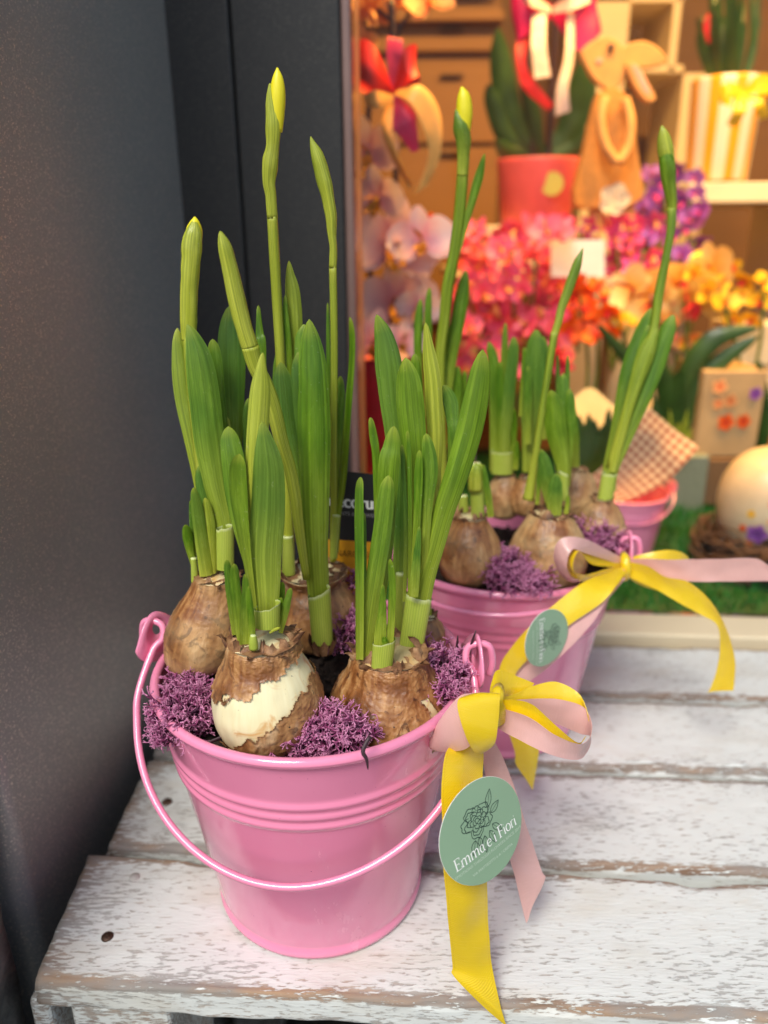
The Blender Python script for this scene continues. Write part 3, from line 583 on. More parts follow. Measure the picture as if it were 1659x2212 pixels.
L(C, .342, .35, (515, 1150, 22), (508, 1000, 30), (506, 926, 40), (503, 867, 50), (501, 777, 58), (500, 718, 54), (496, 660, 28), cup=.35, tipk=1.4); L(C, .345, .35, (560, 950, 22), (565, 757, 20), (561, 718, 17), (558, 659, 6), tipk=.6); L(C, .335, .338, (500, 1100, 12), (494, 960, 16), (489, 900, 12), yel=.8); L(C, .34, .345, (545, 1150, 12), (535, 1000, 14), (530, 900, 12), (537, 860, 8))
YO = .02
# F : buried bulb in the middle, broad blade and the slanting yellow bud
Fp = plant(695, 1400, .298, 'daffodil with the broadest upright blade and a slanting yellow-green bud')
sleeve(Fp, 697, 1388, 46, 689, 1278, 49, .2965, .75, tilt=.22)
L(Fp, .2965, .308, (692, 1340, 44), (688, 1268, 48), (683, 1194, 55), (680, 1105, 63), (679, 1015, 69), (678, 926, 71), (677, 837, 68), (674, 777, 58), (670, 722, 38), (668, 689, 20), cup=.42, tipk=1.3)
L(Fp, .312, .318, (672, 1200, 20), (655, 1080, 32), (634, 985, 42), (621, 926, 46), (612, 837, 44), (606, 782, 24), cup=.2); L(Fp, .314, .32, (676, 1150, 24), (666, 1000, 44), (655, 850, 52), (646, 790, 34), (644, 760, 18)); L(Fp, .32, .326, (672, 1000, 30), (660, 800, 46), (655, 735, 36), (657, 700, 18))
stalk(Fp, [(662, 1250, 16), (645, 1134, 23), (638, 1075, 26), (627, 1015, 27), (609, 956, 30), (590, 880, 34), (572, 830, 35), (552, 790, 35), (540, 748, 38)], .297, .288, 'stalk', yel=1.0)
stalk(Fp, [(540, 750, 37), (526, 705, 37), (511, 645, 38), (498, 586, 35), (486, 535, 30), (478, 508, 14), (475, 500, 3)], .288, .284, 'spathe', yel=.95, bumps=.06)
mb = MB(); 
for q in range(9):
    th = q * .7; c0 = at(697, 1392, .297); rows = [[c0 + Vector((math.cos(th + x * .3) * (.0048 + .002 * t), math.sin(th + x * .3) * (.0044 + .002 * t), -.004 + .009 * t - .003 * abs(x) * t)) for x in (-1, 0, 1)] for t in (0, .5, 1)]; mb.grid(rows)
mb.build('dry_collar', DRY, Fp)
YO = .016
# D : tallest stems at the back
D = plant(690, 1380, .338, 'daffodil with the tallest bud showing yellow, growing at the back of the front bucket')
bulb(D, 682, 1316, 176, .336, 1.0, .80, .98, seed=11, tan=.5, pale=.25, collar=14, mask=lambda x, y, z, nn: True)
bud(D, .335, .332, [(624, 1245, 26), (622, 1105, 22), (615, 950, 20), (606, 777, 20), (598, 645, 21), (593, 556, 22), (588, 468, 22)], [(588, 472, 23), (585, 422, 24), (581, 392, 28), (584, 350, 34), (589, 318, 29), (591, 273, 34), (588, 236, 28), (584, 204, 17), (583, 180, 4)], [(598, 285, 24), (599, 240, 32), (600, 200, 33), (600, 168, 23), (599, 146, 3)], .33, yel=.85)
stalk(D, [(623, 1240, 29), (623, 1200, 27), (621, 1158, 24)], .333, .333, 'sheath', m=SHEATH)
L(D, .338, .34, (640, 950, 26), (640, 850, 30), (638, 750, 32), (636, 690, 34), (631, 625, 30), (626, 590, 18), (624, 563, 6), yel=.55, cup=.5, tipk=.7); L(D, .334, .336, (630, 900, 12), (623, 748, 14), (617, 680, 12), (616, 638, 6), tipk=.8); L(D, .333, .334, (600, 960, 10), (593, 867, 10), (597, 792, 13), (602, 749, 6))
bud(D, .345, .34, [(719, 1212, 14), (721, 1075, 15), (720, 956, 15), (722, 764, 15), (719, 575, 16)], [(719, 579, 16), (720, 535, 17), (717, 505, 19), (715, 467, 25), (707, 422, 29), (697, 378, 33), (685, 335, 27), (675, 308, 12), (671, 295, 2)], None, .338, yel=.75, yp=.8)
L(D, .344, .342, (723, 1190, 15), (727, 1114, 16), (737, 1045, 17), (745, 956, 17), (752, 867, 15), (759, 777, 13), (759, 718, 13), (755, 684, 6), turn=40, cup=.2); stalk(D, [(721, 1205, 16), (724, 1150, 17), (727, 1112, 17)], .343, .343, 'sheath', m=SHEATH)
L(D, .348, .349, (728, 1100, 16), (732, 926, 18), (735, 852, 20), (735, 812, 11)); L(D, .349, .35, (716, 1050, 9), (711, 867, 9), (709, 748, 9), (708, 653, 5), tipk=.7)
YO = .012
# E : behind on the right
E = plant(938, 1430, .332, 'brown daffodil bulb half hidden behind the right-hand leaves of the front bucket')
bulb(E, 922, 1385, 92, .330, 1.15, .45, 1.15, seed=15, pale=.5, collar=8)
L(E, .33, .335, (925, 1330, 18), (915, 1200, 20), (925, 1000, 22), (940, 880, 18)) 

YO = .006
# ------------------------------------------------------------------ daffodils in the second bucket
G = plant(1014, 1250, .405, 'daffodil growing from a brown bulb with a cut green stump, beside the bucket rim')
bulb(G, 1014, 1192, 136, .402, 1.05, .5, 1.15, seed=21, pale=.35, tan=.5, collar=12)
stalk(G, [(1033, 1122, 30), (1030, 1060, 30), (1028, 1012, 30), (1027, 1000, 20)], .402, .402, 'stalk', m=SHEATH, n=14); stalk(G, [(1027, 1060, 31), (1027, 1025, 31), (1029, 1008, 22), (1030, 1001, 6)], .4005, .4005, 'cut_bud', yel=.5, n=12)
stalk(G, [(1003, 1130, 23), (1001, 1090, 22), (1000, 1070, 20)], .41, .41, 'stalk', m=SHEATH, n=10); L(G, .4, .4, (1060, 1118, 15), (1053, 1060, 15), (1044, 1003, 8))
G2 = plant(960, 1130, .455, 'tall daffodil whose open yellow bud stands above the left side of the window bucket')
bulb(G2, 965, 1120, 110, .465, 1.0, .5, seed=22, pale=.4, collar=8)
bud(G2, .455, .452, [(955, 1060, 24), (950, 900, 24), (951, 767, 22), (960, 690, 23), (967, 620, 24), (981, 548, 23), (993, 456, 24), (1000, 365, 24)], [(999, 380, 24), (1001, 340, 27), (1001, 312, 32), (997, 276, 36), (991, 256, 24), (984, 237, 4)], [(1001, 290, 28), (1003, 252, 35), (1003, 228, 34), (1001, 205, 26), (997, 187, 4)], .450, yel=.3, yp=.15)
L(G2, .452, .45, (985, 560, 10), (1005, 487, 13), (1022, 426, 18), (1035, 380, 19), (1042, 352, 12), (1047, 331, 4), tipk=.5); L(G2, .458, .462, (958, 900, 22), (966, 826, 26), (978, 747, 29), (990, 687, 31), (1000, 628, 27), (1007, 584, 13), yel=0)
L(G2, .462, .465, (925, 900, 14), (925, 760, 16), (925, 668, 16), (928, 621, 8)); L(G2, .462, .465, (905, 900, 16), (903, 747, 19), (905, 687, 18), (909, 646, 9)); L(G2, .46, .462, (975, 960, 20), (985, 860, 22), (988, 790, 16)); L(G2, .458, .46, (955, 900, 20), (955, 800, 24), (953, 745, 14)); L(G2, .466, .467, (1000, 950, 14), (1002, 860, 18), (1003, 800, 10))
H = plant(1183, 1255, .412, 'daffodil growing from a smooth pale bulb behind the left loop of the window bow')
bulb(H, 1184, 1190, 166, .410, .98, .5, 1.05, seed=25, pale=1.0, tan=.9, collar=12, mask=None)
bud(H, .418, .425, [(1141, 1080, 24), (1157, 985, 15), (1170, 896, 15), (1184, 807, 15), (1198, 718, 16)], [(1198, 722, 16), (1206, 695, 17), (1214, 662, 18), (1230, 620, 21), (1247, 570, 19), (1254, 550, 10), (1259, 536, 2)], None, .427, yel=.4, yp=.2)
L(H, .416, .42, (1217, 1075, 22), (1216, 1015, 26), (1212, 985, 34), (1201, 926, 46), (1197, 881, 41), (1190, 842, 22), cup=.35, yel=.1); sleeve(H, 1218, 1080, 21, 1217, 1022, 22, .4145, .7, tilt=-.2)
L(H, .424, .428, (1225, 1050, 12), (1232, 941, 16), (1230, 881, 26), (1231, 840, 14)); L(H, .426, .43, (1215, 1000, 20), (1215, 870, 30), (1217, 806, 15)); L(H, .43, .43, (1205, 900, 10), (1205, 800, 8), (1204, 766, 4)); L(H, .43, .43, (1226, 900, 10), (1226, 800, 9), (1227, 767, 4))
L(H, .408, .41, (1195, 1110, 20), (1185, 1050, 32), (1177, 1005, 28), (1169, 970, 13)); L(H, .402, .404, (1199, 1114, 28), (1199, 1060, 31), (1202, 1023, 17)); L(H, .405, .405, (1222, 1110, 10), (1226, 1090, 10), (1227, 1069, 6), yel=.3); L(H, .412, .412, (1160, 1090, 9), (1164, 1040, 10), (1165, 1010, 6))
K = plant(1089, 1120, .47, 'cluster of short dark green daffodil blades on the rear bulb of the window bucket')
bulb(K, 1089, 1074, 76, .470, 1.25, .55, 1.1, seed=28, pale=.7, tan=.5, collar=10)
L(K, .468, .47, (1071, 1018, 26), (1070, 900, 24), (1067, 800, 25), (1062, 765, 22), (1056, 738, 12), yel=0); L(K, .462, .464, (1092, 1018, 22), (1090, 956, 22), (1101, 837, 26), (1109, 762, 23), (1110, 727, 13), yel=0); L(K, .472, .472, (1088, 900, 14), (1090, 760, 15), (1092, 697, 5), yel=.2, tipk=.7)
L(K, .464, .464, (1105, 1012, 12), (1108, 930, 18), (1110, 882, 10)); L(K, .462, .462, (1113, 1015, 11), (1116, 985, 11), (1118, 952, 6)); L(K, .466, .466, (1080, 1015, 22), (1082, 900, 22), (1079, 820, 20), (1082, 780, 10)); sleeve(K, 1085, 1022, 48, 1084, 975, 48, .4655, .6)
Q = plant(1140, 1080, .458, 'bushy dark green daffodil blades in the middle of the window bucket')
bulb(Q, 1140, 1075, 80, .462, 1.0, .5, seed=30, pale=.2, collar=8)
L(Q, .455, .46, (1140, 1020, 22), (1141, 926, 28), (1152, 837, 42), (1156, 762, 42), (1158, 711, 22), yel=0); L(Q, .450, .452, (1140, 960, 12), (1140, 860, 17), (1141, 791, 10)); L(Q, .46, .462, (1170, 950, 22), (1172, 850, 26), (1176, 770, 22), (1172, 726, 12)); L(Q, .462, .464, (1128, 900, 14), (1135, 800, 18), (1133, 750, 9)); L(Q, .458, .459, (1158, 970, 12), (1158, 880, 14), (1160, 820, 8))
S4 = plant(1248, 1110, .462, 'rounded pale striped bulb behind the smooth bulb of the window bucket')
bulb(S4, 1246, 1072, 92, .460, 1.2, .42, 1.1, seed=33, pale=1, tan=.9, collar=6, mask=None)
L(S4, .46, .465, (1244, 1010, 16), (1240, 930, 20), (1236, 870, 12))
I = plant(1300, 1160, .438, 'daffodil leaning to the right with a tall bud in front of the wooden rabbit')
bulb(I, 1297, 1128, 100, .436, .92, .45, 1.2, seed=36, pale=.6, tan=.6, collar=12, mask=lambda x, y, z, nn: not (z < -.1 and nn > -.05))
sleeve(I, 1306, 1085, 33, 1317, 1022, 34, .434, .75, tilt=.0, Y1=.436)
stalk(I, [(1320, 1010, 22), (1360, 870, 20), (1400, 750, 18), (1414, 702, 18), (1423, 636, 20), (1441, 545, 17), (1450, 490, 18), (1451, 450, 20)], .438, .45, 'stalk', yel=.25)
stalk(I, [(1451, 462, 19), (1451, 436, 22), (1445, 395, 29), (1441, 354, 33), (1438, 330, 24), (1434, 304, 4)], .45, .45, 'spathe', yel=.0); stalk(I, [(1441, 350, 30), (1437, 322, 34), (1433, 292, 24), (1429, 271, 3)], .4508, .4508, 'petal_bud', yel=1.0, n=14)
L(I, .437, .45, (1314, 1060, 30), (1318, 1017, 32), (1336, 920, 30), (1357, 811, 36), (1388, 724, 38), (1408, 664, 16), yel=0, cup=.35); L(I, .434, .444, (1318, 1060, 24), (1324, 1010, 26), (1373, 899, 29), (1409, 811, 36), (1438, 724, 36), (1455, 679, 18), yel=0, cup=.35)
L(I, .434, .442, (1322, 1020, 14), (1345, 930, 18), (1368, 846, 24), (1394, 767, 34), (1412, 720, 20), (1414, 700, 8), yel=.45, cup=.5, tipk=.7); L(I, .44, .446, (1345, 920, 18), (1375, 810, 26), (1395, 740, 26), (1402, 702, 14))

# ------------------------------------------------------------------ moss, twigs
GM = 'clumps of purple moss'
def mo(u, v, Y, wpx, hpx, n, seed, label, dy=None):
    k = px(u, v, Y); rx = wpx / 2 * k; rz = hpx / 2 * k * .8; moss(at(u, v, Y), rx, dy or rx * .7, rz, n, seed, label, GM)
YO = .014
mo(404, 1532, .270, 150, 92, 165, 1, 'purple moss spilling over the rim under the left lug of the front bucket', .024)
mo(690, 1584, .250, 245, 48, 190, 2, 'purple moss heaped at the front rim between the peeled and the brown bulb', .010)
mo(958, 1455, .283, 88, 76, 85, 3, 'purple moss behind the right lug of the front bucket', .018)
mo(757, 1262, .352, 16, 30, 8, 4, 'small tuft of purple moss beside the amber plant tag', .008)
mo(748, 1370, .318, 52, 44, 40, 9, 'tuft of purple moss behind the broad blade of the front bucket', .008)
YO = .006
mo(1098, 1228, .396, 100, 84, 105, 5, 'purple moss between the two front bulbs of the window bucket', .016)
mo(1290, 1165, .425, 96, 44, 75, 6, 'purple moss beneath the leaning daffodil of the window bucket', .012)
mo(1125, 1262, .382, 140, 26, 80, 7, 'purple moss fringe along the front rim of the window bucket', .007)
YO = .0165
def twig(pts, Y, r, label):
    P = [at(u, v, y) for u, v, y in pts]; b = MB(); C = cr([tuple(p) for p in P], 12); b.tube(C, [r * (1 - .75 * (i / 11) ** 3) for i in range(12)], 7, .6); tag(b.build('twig', TWIG), label, 'twig', 'dark twigs at the bucket rims')
twig([(982, 1480, .285), (1005, 1430, .284), (1028, 1362, .283)], 0, .0010, 'longest dark twig sticking up beside the right lug of the front bucket')
twig([(985, 1460, .29), (986, 1420, .29), (989, 1373, .29)], 0, .0010, 'short upright dark twig beside the right lug of the front bucket')
twig([(800, 1590, .226), (784, 1622, .2225), (792, 1640, .2215), (795, 1662, .221)], 0, .0009, 'black twig hanging over the front rim of the front bucket')
twig([(432, 1612, .243), (480, 1592, .246), (540, 1570, .25)], 0, .0008, 'thin brown root lying across the soil at the front rim')

# ------------------------------------------------------------------ ribbon bows
def text_mesh(s, size, sx=1.0):
    c = bpy.data.curves.new('t', 'FONT'); c.body = s; c.size = size; c.align_x = 'CENTER'; o = bpy.data.objects.new('t', c); col.objects.link(o)
    me = o.to_mesh(); V = [(v.co.x * sx, v.co.y) for v in me.vertices]; Fc = [tuple(p.vertices) for p in me.polygons]; o.to_mesh_clear(); bpy.data.objects.remove(o); bpy.data.curves.remove(c); return V, Fc
GL = {  # strokes (x, y, width) of a thin-and-thick roman hand
 'E': (.62, [[(.12, 0, .11), (.12, 1, .11)], [(.0, 0, .03), (.56, 0, .04), (.58, .2, .03)], [(.0, 1, .03), (.52, 1, .04), (.54, .82, .03)], [(.12, .52, .03), (.42, .52, .04), (.43, .42, .03)]]),
 'F': (.56, [[(.12, 0, .11), (.12, 1, .11)], [(.0, 1, .03), (.5, 1, .04), (.52, .82, .03)], [(.12, .52, .03), (.4, .52, .04), (.41, .42, .03)], [(.0, 0, .03), (.26, 0, .03)]]),
 'm': (.98, [[(.1, 0, .09), (.1, .62, .09)], [(.1, .45, .03), (.25, .63, .06), (.4, .62, .09), (.46, .48, .1), (.46, 0, .1)], [(.46, .45, .03), (.6, .63, .06), (.76, .62, .09), (.82, .48, .1), (.82, 0, .1)], [(.02, 0, .03), (.2, 0, .03)], [(.38, 0, .03), (.55, 0, .03)], [(.74, 0, .03), (.92, 0, .03)]]),
 'a': (.56, [[(.42, .62, .09), (.42, .1, .09), (.54, .0, .04)], [(.42, .5, .04), (.28, .64, .05), (.12, .52, .08), (.06, .3, .1), (.12, .08, .08), (.26, -.02, .05), (.42, .12, .04)]]),
 'e': (.54, [[(.06, .34, .03), (.46, .36, .04), (.42, .56, .06), (.28, .65, .05), (.12, .54, .09), (.06, .32, .1), (.12, .1, .09), (.28, -.01, .06), (.46, .1, .03)]]),
 'i': (.28, [[(.12, 0, .1), (.12, .62, .1)], [(.1, .84, .1), (.14, .84, .1)], [(.03, 0, .03), (.22, 0, .03)]]),
 'o': (.58, [[(.28, .65, .05), (.1, .52, .09), (.05, .32, .11), (.1, .1, .09), (.28, -.01, .05), (.46, .1, .09), (.51, .32, .11), (.46, .52, .09), (.28, .65, .05)]]),
 'r': (.40, [[(.1, 0, .09), (.1, .62, .09)], [(.1, .42, .03), (.2, .6, .05), (.34, .62, .08)], [(.02, 0, .03), (.22, 0, .03)]]), ' ': (.26, [])}
def strip2(mbV, mbF, pts, smooth=4):
    C = cr(pts, max(2, (len(pts) - 1) * smooth + 1)) if len(pts) > 2 else pts; b = len(mbV)
    for i, (x, y, wd) in enumerate(C):
        a, c = C[max(i - 1, 0)], C[min(i + 1, len(C) - 1)]; tx, ty = c[0] - a[0], c[1] - a[1]; l = math.hypot(tx, ty) or 1; nx, ny = -ty / l, tx / l
        mbV += [(x + nx * wd / 2, y + ny * wd / 2), (x - nx * wd / 2, y - ny * wd / 2)]
    for i in range(len(C) - 1): mbF.append((b + 2 * i, b + 2 * i + 1, b + 2 * i + 3, b + 2 * i + 2))
def logo_text(s, wd, base):
    V, Fc = [], []; tot = sum(GL[c][0] for c in s); k = wd / tot; x = -wd / 2
    for ch in s:
        adv, st = GL[ch]
        for q in st: strip2(V, Fc, [(x + a * k, base + b * k, max(c, .05) * k * 1.15) for a, b, c in q])
        x += adv * k
    return V, Fc
def peony():
    V, Fc = [], []; rd = random.Random(4); cx, cy = -.06, .27; lw = .013
    for ring, (r, cnt) in enumerate(((.05, 3), (.10, 4), (.16, 5), (.22, 6), (.29, 6), (.35, 5))):
        for q in range(cnt):
            a0 = 2 * math.pi * (q + .3 * ring) / cnt + rd.uniform(-.2, .2); sp = 2 * math.pi / cnt * .62; pts = []
            for i in range(9):
                t = i / 8; a = a0 + sp * (t - .5) * 1.7; rr = r * (.62 + .46 * math.sin(math.pi * t) ** .6 + .05 * math.sin(t * 19 + q)); pts.append((cx + rr * math.cos(a), cy + rr * .86 * math.sin(a), lw * (.7 + .6 * math.sin(math.pi * t))))
            strip2(V, Fc, pts, 3)
    for ax, ay, dx, dy, wv in ((.24, .36, .17, .30, .07), (.28, .22, .25, .12, .07), (-.22, -.06, -.13, -.25, .07), (.0, -.1, -.06, -.33, .06), (.14, -.08, .06, -.3, .06), (.24, .0, .17, -.24, .06), (-.12, -.06, -.02, -.2, .05)):
        l = math.hypot(dx, dy); nx, ny = -dy / l, dx / l
        for sg in (-1, 1): strip2(V, Fc, [(ax + dx * t + nx * wv * sg * math.sin(math.pi * t ** .8), ay + dy * t + ny * wv * sg * math.sin(math.pi * t ** .8), lw) for t in [i / 7 for i in range(8)]], 2)
        strip2(V, Fc, [(ax + dx * t, ay + dy * t, lw * .6) for t in (0, .3, .6, .85)], 2)
    return V, Fc
def sticker(parent, u, v, Y, A, Bx, phi, tau, side=1):
    c = at(u, v, Y); k = px(u, v, Y); r = Bx * k; q = A / Bx
    e2 = CUP * math.cos(tau) + CR_ * math.sin(tau); h = CR_ * math.cos(tau) - CUP * math.sin(tau); e1 = h * q + CF * (side * math.sqrt(1 - q * q))
    ex = e1 * math.cos(phi) + e2 * math.sin(phi); ey = e2 * math.cos(phi) - e1 * math.sin(phi); N = ex.cross(ey)
    cv = lambda x, y, z: c + ex * (x * r) + ey * (y * r) + N * (z - .0007 * (x * x + .2 * y * y))
    def disc(z0, z1, rr, name, m, par):
        n = 72; V = []; Fc = []
        for rad in (0, .4, .75, 1):
            for i in range(n): V.append(cv(rad * rr * math.cos(2 * math.pi * i / n), rad * rr * math.sin(2 * math.pi * i / n), z1))
        for i in range(n): V.append(cv(rr * math.cos(2 * math.pi * i / n), rr * math.sin(2 * math.pi * i / n), z0))
        for g in range(4):
            for i in range(n): j = (i + 1) % n; Fc.append((g * n + i, g * n + j, (g + 1) * n + j, (g + 1) * n + i))
        o = mesh(name, V, Fc, m, par); o.data.set_sharp_from_angle(angle=R(30)); return o
    st = disc(-.00025, 0, 1, 'sticker', WHITE, parent); disc(  .00005, .00012, .996, 'sticker_face', STICK, st)
    def ink(name, VF, m, z=.00028): return mesh(name, [cv(x, y, z) for x, y in VF[0]], VF[1], m, st, smooth=False)
    ink('flower_drawing', peony(), INK, .00024); ink('lettering', logo_text('Emma e i Fiori', 1.58, -.36), WINK, .00034)
    V, Fc = text_mesh('EMOTIONS THROUGH FLOWERS SINCE 2019', .085); ink('lettering', ([(x, y - .50) for x, y in V], Fc), PINK_)
    V, Fc = text_mesh('VIA MATTEOTTI 6 A / CREMA', .08); ink('lettering', ([(x + .03, y - .68) for x, y in V], Fc), PINK_)
YO = .010
GB = 'yellow and pink satin ribbon bows'
W1 = thing('ribbon_bow', at(1070, 1520, .262), 'yellow and pink satin bow with green sticker tied to the front bucket', 'bow', GB)
# tails
ribbon(W1, 'ribbon_tail', [(985, 1600, .256, 1045, 1590, .262), (961, 1631, .246, 1042, 1640, .258), (955, 1710, .237, 1043, 1700, .249), (957, 1803, .230, 1048, 1800, .242), (961, 1904, .2275, 1052, 1909, .238), (968, 1990, .2275, 1055, 2010, .235), (978, 2085, .229, 1064, 2090, .233), (981, 2110, .228, 1079, 2165, .2285), (1050, 2180, .2265, 1086, 2190, .2265), (1090, 2214, .2262, 1094, 2216, .2262)], YEL, 70)
ribbon(W1, 'ribbon_tail', [(1030, 1590, .268, 1062, 1590, .268), (1042, 1640, .267, 1088, 1640, .27), (1060, 1720, .265, 1116, 1715, .27), (1085, 1800, .262, 1143, 1800, .268), (1107, 1873, .26, 1170, 1880, .265), (1122, 1935, .259, 1178, 1900, .264), (1133, 1980, .258, 1152, 1955, .26), (1137, 1994, .258, 1141, 1988, .258)], PNK, 60)
# left double loop
ribbon(W1, 'ribbon_loop', [(1060, 1500, .262, 1068, 1540, .262), (1030, 1497, .254, 1045, 1560, .252), (992, 1505, .250, 1014, 1612, .247), (950, 1555, .252, 968, 1624, .252), (927, 1600, .258, 930, 1617, .258), (940, 1575, .266, 965, 1605, .266), (1000, 1520, .27, 1020, 1580, .27), (1060, 1510, .268, 1062, 1545, .268)], PNK, 60, bow=.10)
ribbon(W1, 'ribbon_loop', [(1080, 1493, .262, 1077, 1510, .262), (1035, 1500, .254, 1078, 1520, .256), (1000, 1503, .246, 1079, 1500, .248), (989, 1520, .241, 1077, 1545, .244), (996, 1560, .239, 1074, 1580, .242), (1010, 1600, .240, 1066, 1610, .243), (1026, 1626, .244, 1045, 1626, .246), (1030, 1615, .252, 1060, 1612, .254), (1020, 1570, .257, 1066, 1570, .259)], YEL, 60, bow=.05)
# right loops
ribbon(W1, 'ribbon_loop', [(1076, 1528, .256, 1076, 1572, .256), (1140, 1548, .250, 1130, 1602, .249), (1200, 1588, .246, 1190, 1630, .245), (1250, 1607, .250, 1245, 1641, .249), (1271, 1596, .259, 1268, 1622, .259), (1278, 1566, .268, 1276, 1592, .268), (1262, 1530, .275, 1255, 1585, .274), (1215, 1512, .276, 1205, 1565, .275), (1150, 1510, .272, 1145, 1540, .272), (1085, 1516, .264, 1085, 1535, .264)], PNK, 80, bow=.05)
ribbon(W1, 'ribbon_loop', [(1076, 1512, .258, 1076, 1545, .258), (1115, 1512, .2545, 1115, 1560, .2535), (1153, 1524, .252, 1150, 1580, .2515), (1203, 1569, .250, 1198, 1612, .2495), (1248, 1604, .253, 1240, 1622, .253), (1265, 1590, .262, 1258, 1600, .262)], YEL, 50, bow=.04)
ribbon(W1, 'ribbon_loop', [(1270, 1545, .272, 1277, 1570, .271), (1252, 1500, .280, 1262, 1535, .277), (1203, 1473, .284, 1205, 1512, .279), (1153, 1481, .280, 1150, 1514, .276), (1110, 1500, .272, 1110, 1522, .270), (1076, 1508, .262, 1076, 1524, .261)], YEL, 50, bow=.06)
ribbon(W1, 'ribbon_loop', [(1155, 1476, .285, 1120, 1508, .279), (1120, 1462, .284, 1095, 1508, .276), (1076, 1447, .281, 1078, 1512, .268), (1064, 1470, .274, 1066, 1512, .265), (1058, 1492, .268, 1068, 1512, .263)], YEL, 40, bow=.05)
b = MB(); b.tube([at(u, v, Y) for u, v, Y in ((1078, 1492, .266), (1072, 1505, .2555), (1071, 1530, .2540), (1074, 1555, .2555), (1078, 1560, .262))], [.0035, .0042, .0042, .0040, .003], 12, .7); o = b.build('knot', YEL, W1)
sticker(W1, 1043, 1795, .2325, 97, 116, R(22.6), R(2))
YO = .0
W2 = thing('ribbon_bow', at(1350, 1225, .415), 'yellow and pink satin bow with long tails tied to the bucket by the window', 'bow', GB)
ribbon(W2, 'ribbon_loop', [(1346, 1206, 0.412, 1346, 1222, 0.412), (1305, 1184, 0.3982, 1300, 1206, 0.395), (1263, 1164, 0.3851, 1256, 1192, 0.3804), (1222, 1160, 0.38, 1238, 1186, 0.376), (1200, 1178, 0.38, 1226, 1208, 0.375), (1197, 1212, 0.382, 1225, 1232, 0.376), (1215, 1246, 0.384, 1236, 1250, 0.379), (1246, 1258, 0.386, 1256, 1250, 0.3844), (1300, 1245, 0.401, 1300, 1236, 0.398), (1344, 1228, 0.4125, 1344, 1222, 0.4115)], PNK, 70, bow=.06)
ribbon(W2, 'ribbon_loop', [(1344, 1214, 0.4105, 1340, 1226, 0.4096), (1300, 1202, 0.398, 1310, 1224, 0.4004), (1262, 1188, 0.3868, 1276, 1218, 0.3902), (1243, 1184, 0.382, 1252, 1190, 0.3784), (1226, 1200, 0.382, 1238, 1210, 0.376), (1225, 1225, 0.382, 1240, 1235, 0.376), (1240, 1248, 0.382, 1258, 1242, 0.3809), (1262, 1256, 0.3868, 1275, 1240, 0.387), (1302, 1247, 0.3984, 1305, 1231, 0.3972), (1343, 1230, 0.4113, 1342, 1222, 0.41)], YEL, 70, bow=.05)
ribbon(W2, 'ribbon_tail', [(1344, 1224, 0.407, 1350, 1240, 0.3966), (1300, 1241, 0.3949, 1330, 1268, 0.3787), (1253, 1262, 0.379, 1300, 1302, 0.3717), (1186, 1315, 0.3687, 1236, 1346, 0.365), (1145, 1352, 0.3633, 1185, 1385, 0.3606), (1105, 1398, 0.3585, 1140, 1425, 0.3579), (1080, 1440, 0.356, 1112, 1462, 0.3559), (1075, 1500, 0.353, 1115, 1515, 0.3535), (1095, 1570, 0.3508, 1145, 1570, 0.3518), (1112, 1625, 0.35, 1164, 1610, 0.3512), (1114, 1650, 0.35, 1160, 1650, 0.351), (1135, 1682, 0.35, 1154, 1688, 0.351), (1149, 1704, 0.35, 1151, 1706, 0.351)], YEL, 90, bow=.05)
ribbon(W2, 'ribbon_tail', [(1335, 1240, 0.3996, 1350, 1250, 0.3932), (1290, 1290, 0.3771, 1310, 1300, 0.376), (1235, 1320, 0.372, 1279, 1346, 0.369), (1185, 1350, 0.3675, 1235, 1395, 0.3637), (1130, 1405, 0.3621, 1185, 1440, 0.361), (1085, 1455, 0.3592, 1130, 1485, 0.3588), (1050, 1520, 0.3563, 1095, 1540, 0.3567)], PNK, 60, bow=.05)
ribbon(W2, 'ribbon_loop', [(1352, 1206, .413, 1352, 1228, .413), (1405, 1193, .412, 1400, 1222, .408), (1447, 1188, .414, 1440, 1228, .408), (1476, 1195, .418, 1470, 1235, .412), (1489, 1212, .425, 1480, 1250, .42), (1470, 1225, .43, 1455, 1265, .427), (1425, 1230, .428, 1420, 1274, .425), (1382, 1226, .42, 1380, 1262, .418), (1354, 1222, .414, 1354, 1243, .413)], YEL, 70, bow=.05)
ribbon(W2, 'ribbon_tail', [(1354, 1208, .411, 1354, 1222, .411), (1395, 1207, .406, 1398, 1233, .406), (1447, 1209, .400, 1440, 1251, .400), (1500, 1208, .397, 1490, 1256, .397), (1560, 1207, .394, 1560, 1256, .394), (1630, 1206, .391, 1640, 1255, .391), (1662, 1222, .390, 1672, 1254, .390), (1690, 1240, .389, 1694, 1246, .389)], PNK, 60, bow=.04)
ribbon(W2, 'ribbon_tail', [(1356, 1214, .409, 1354, 1243, .409), (1398, 1222, .402, 1392, 1262, .403), (1435, 1245, .396, 1430, 1280, .397), (1485, 1256, .391, 1475, 1307, .392), (1526, 1288, .388, 1518, 1330, .389), (1554, 1326, .386, 1549, 1350, .388), (1576, 1376, .388, 1555, 1398, .392), (1588, 1427, .389, 1548, 1447, .395), (1587, 1470, .390, 1537, 1480, .397), (1584, 1492, .39, 1529, 1496, .398)], YEL, 80, bow=.06)
b = MB(); b.tube([at(u, v, Y) for u, v, Y in ((1346, 1200, .415), (1350, 1208, .408), (1352, 1224, .406), (1350, 1240, .408), (1347, 1246, .414))], [.003, .0038, .004, .0038, .003], 12, .7); b.build('knot', YEL, W2)
sticker(W2, 1182, 1379, .3555, 52, 65, R(-62), R(20))

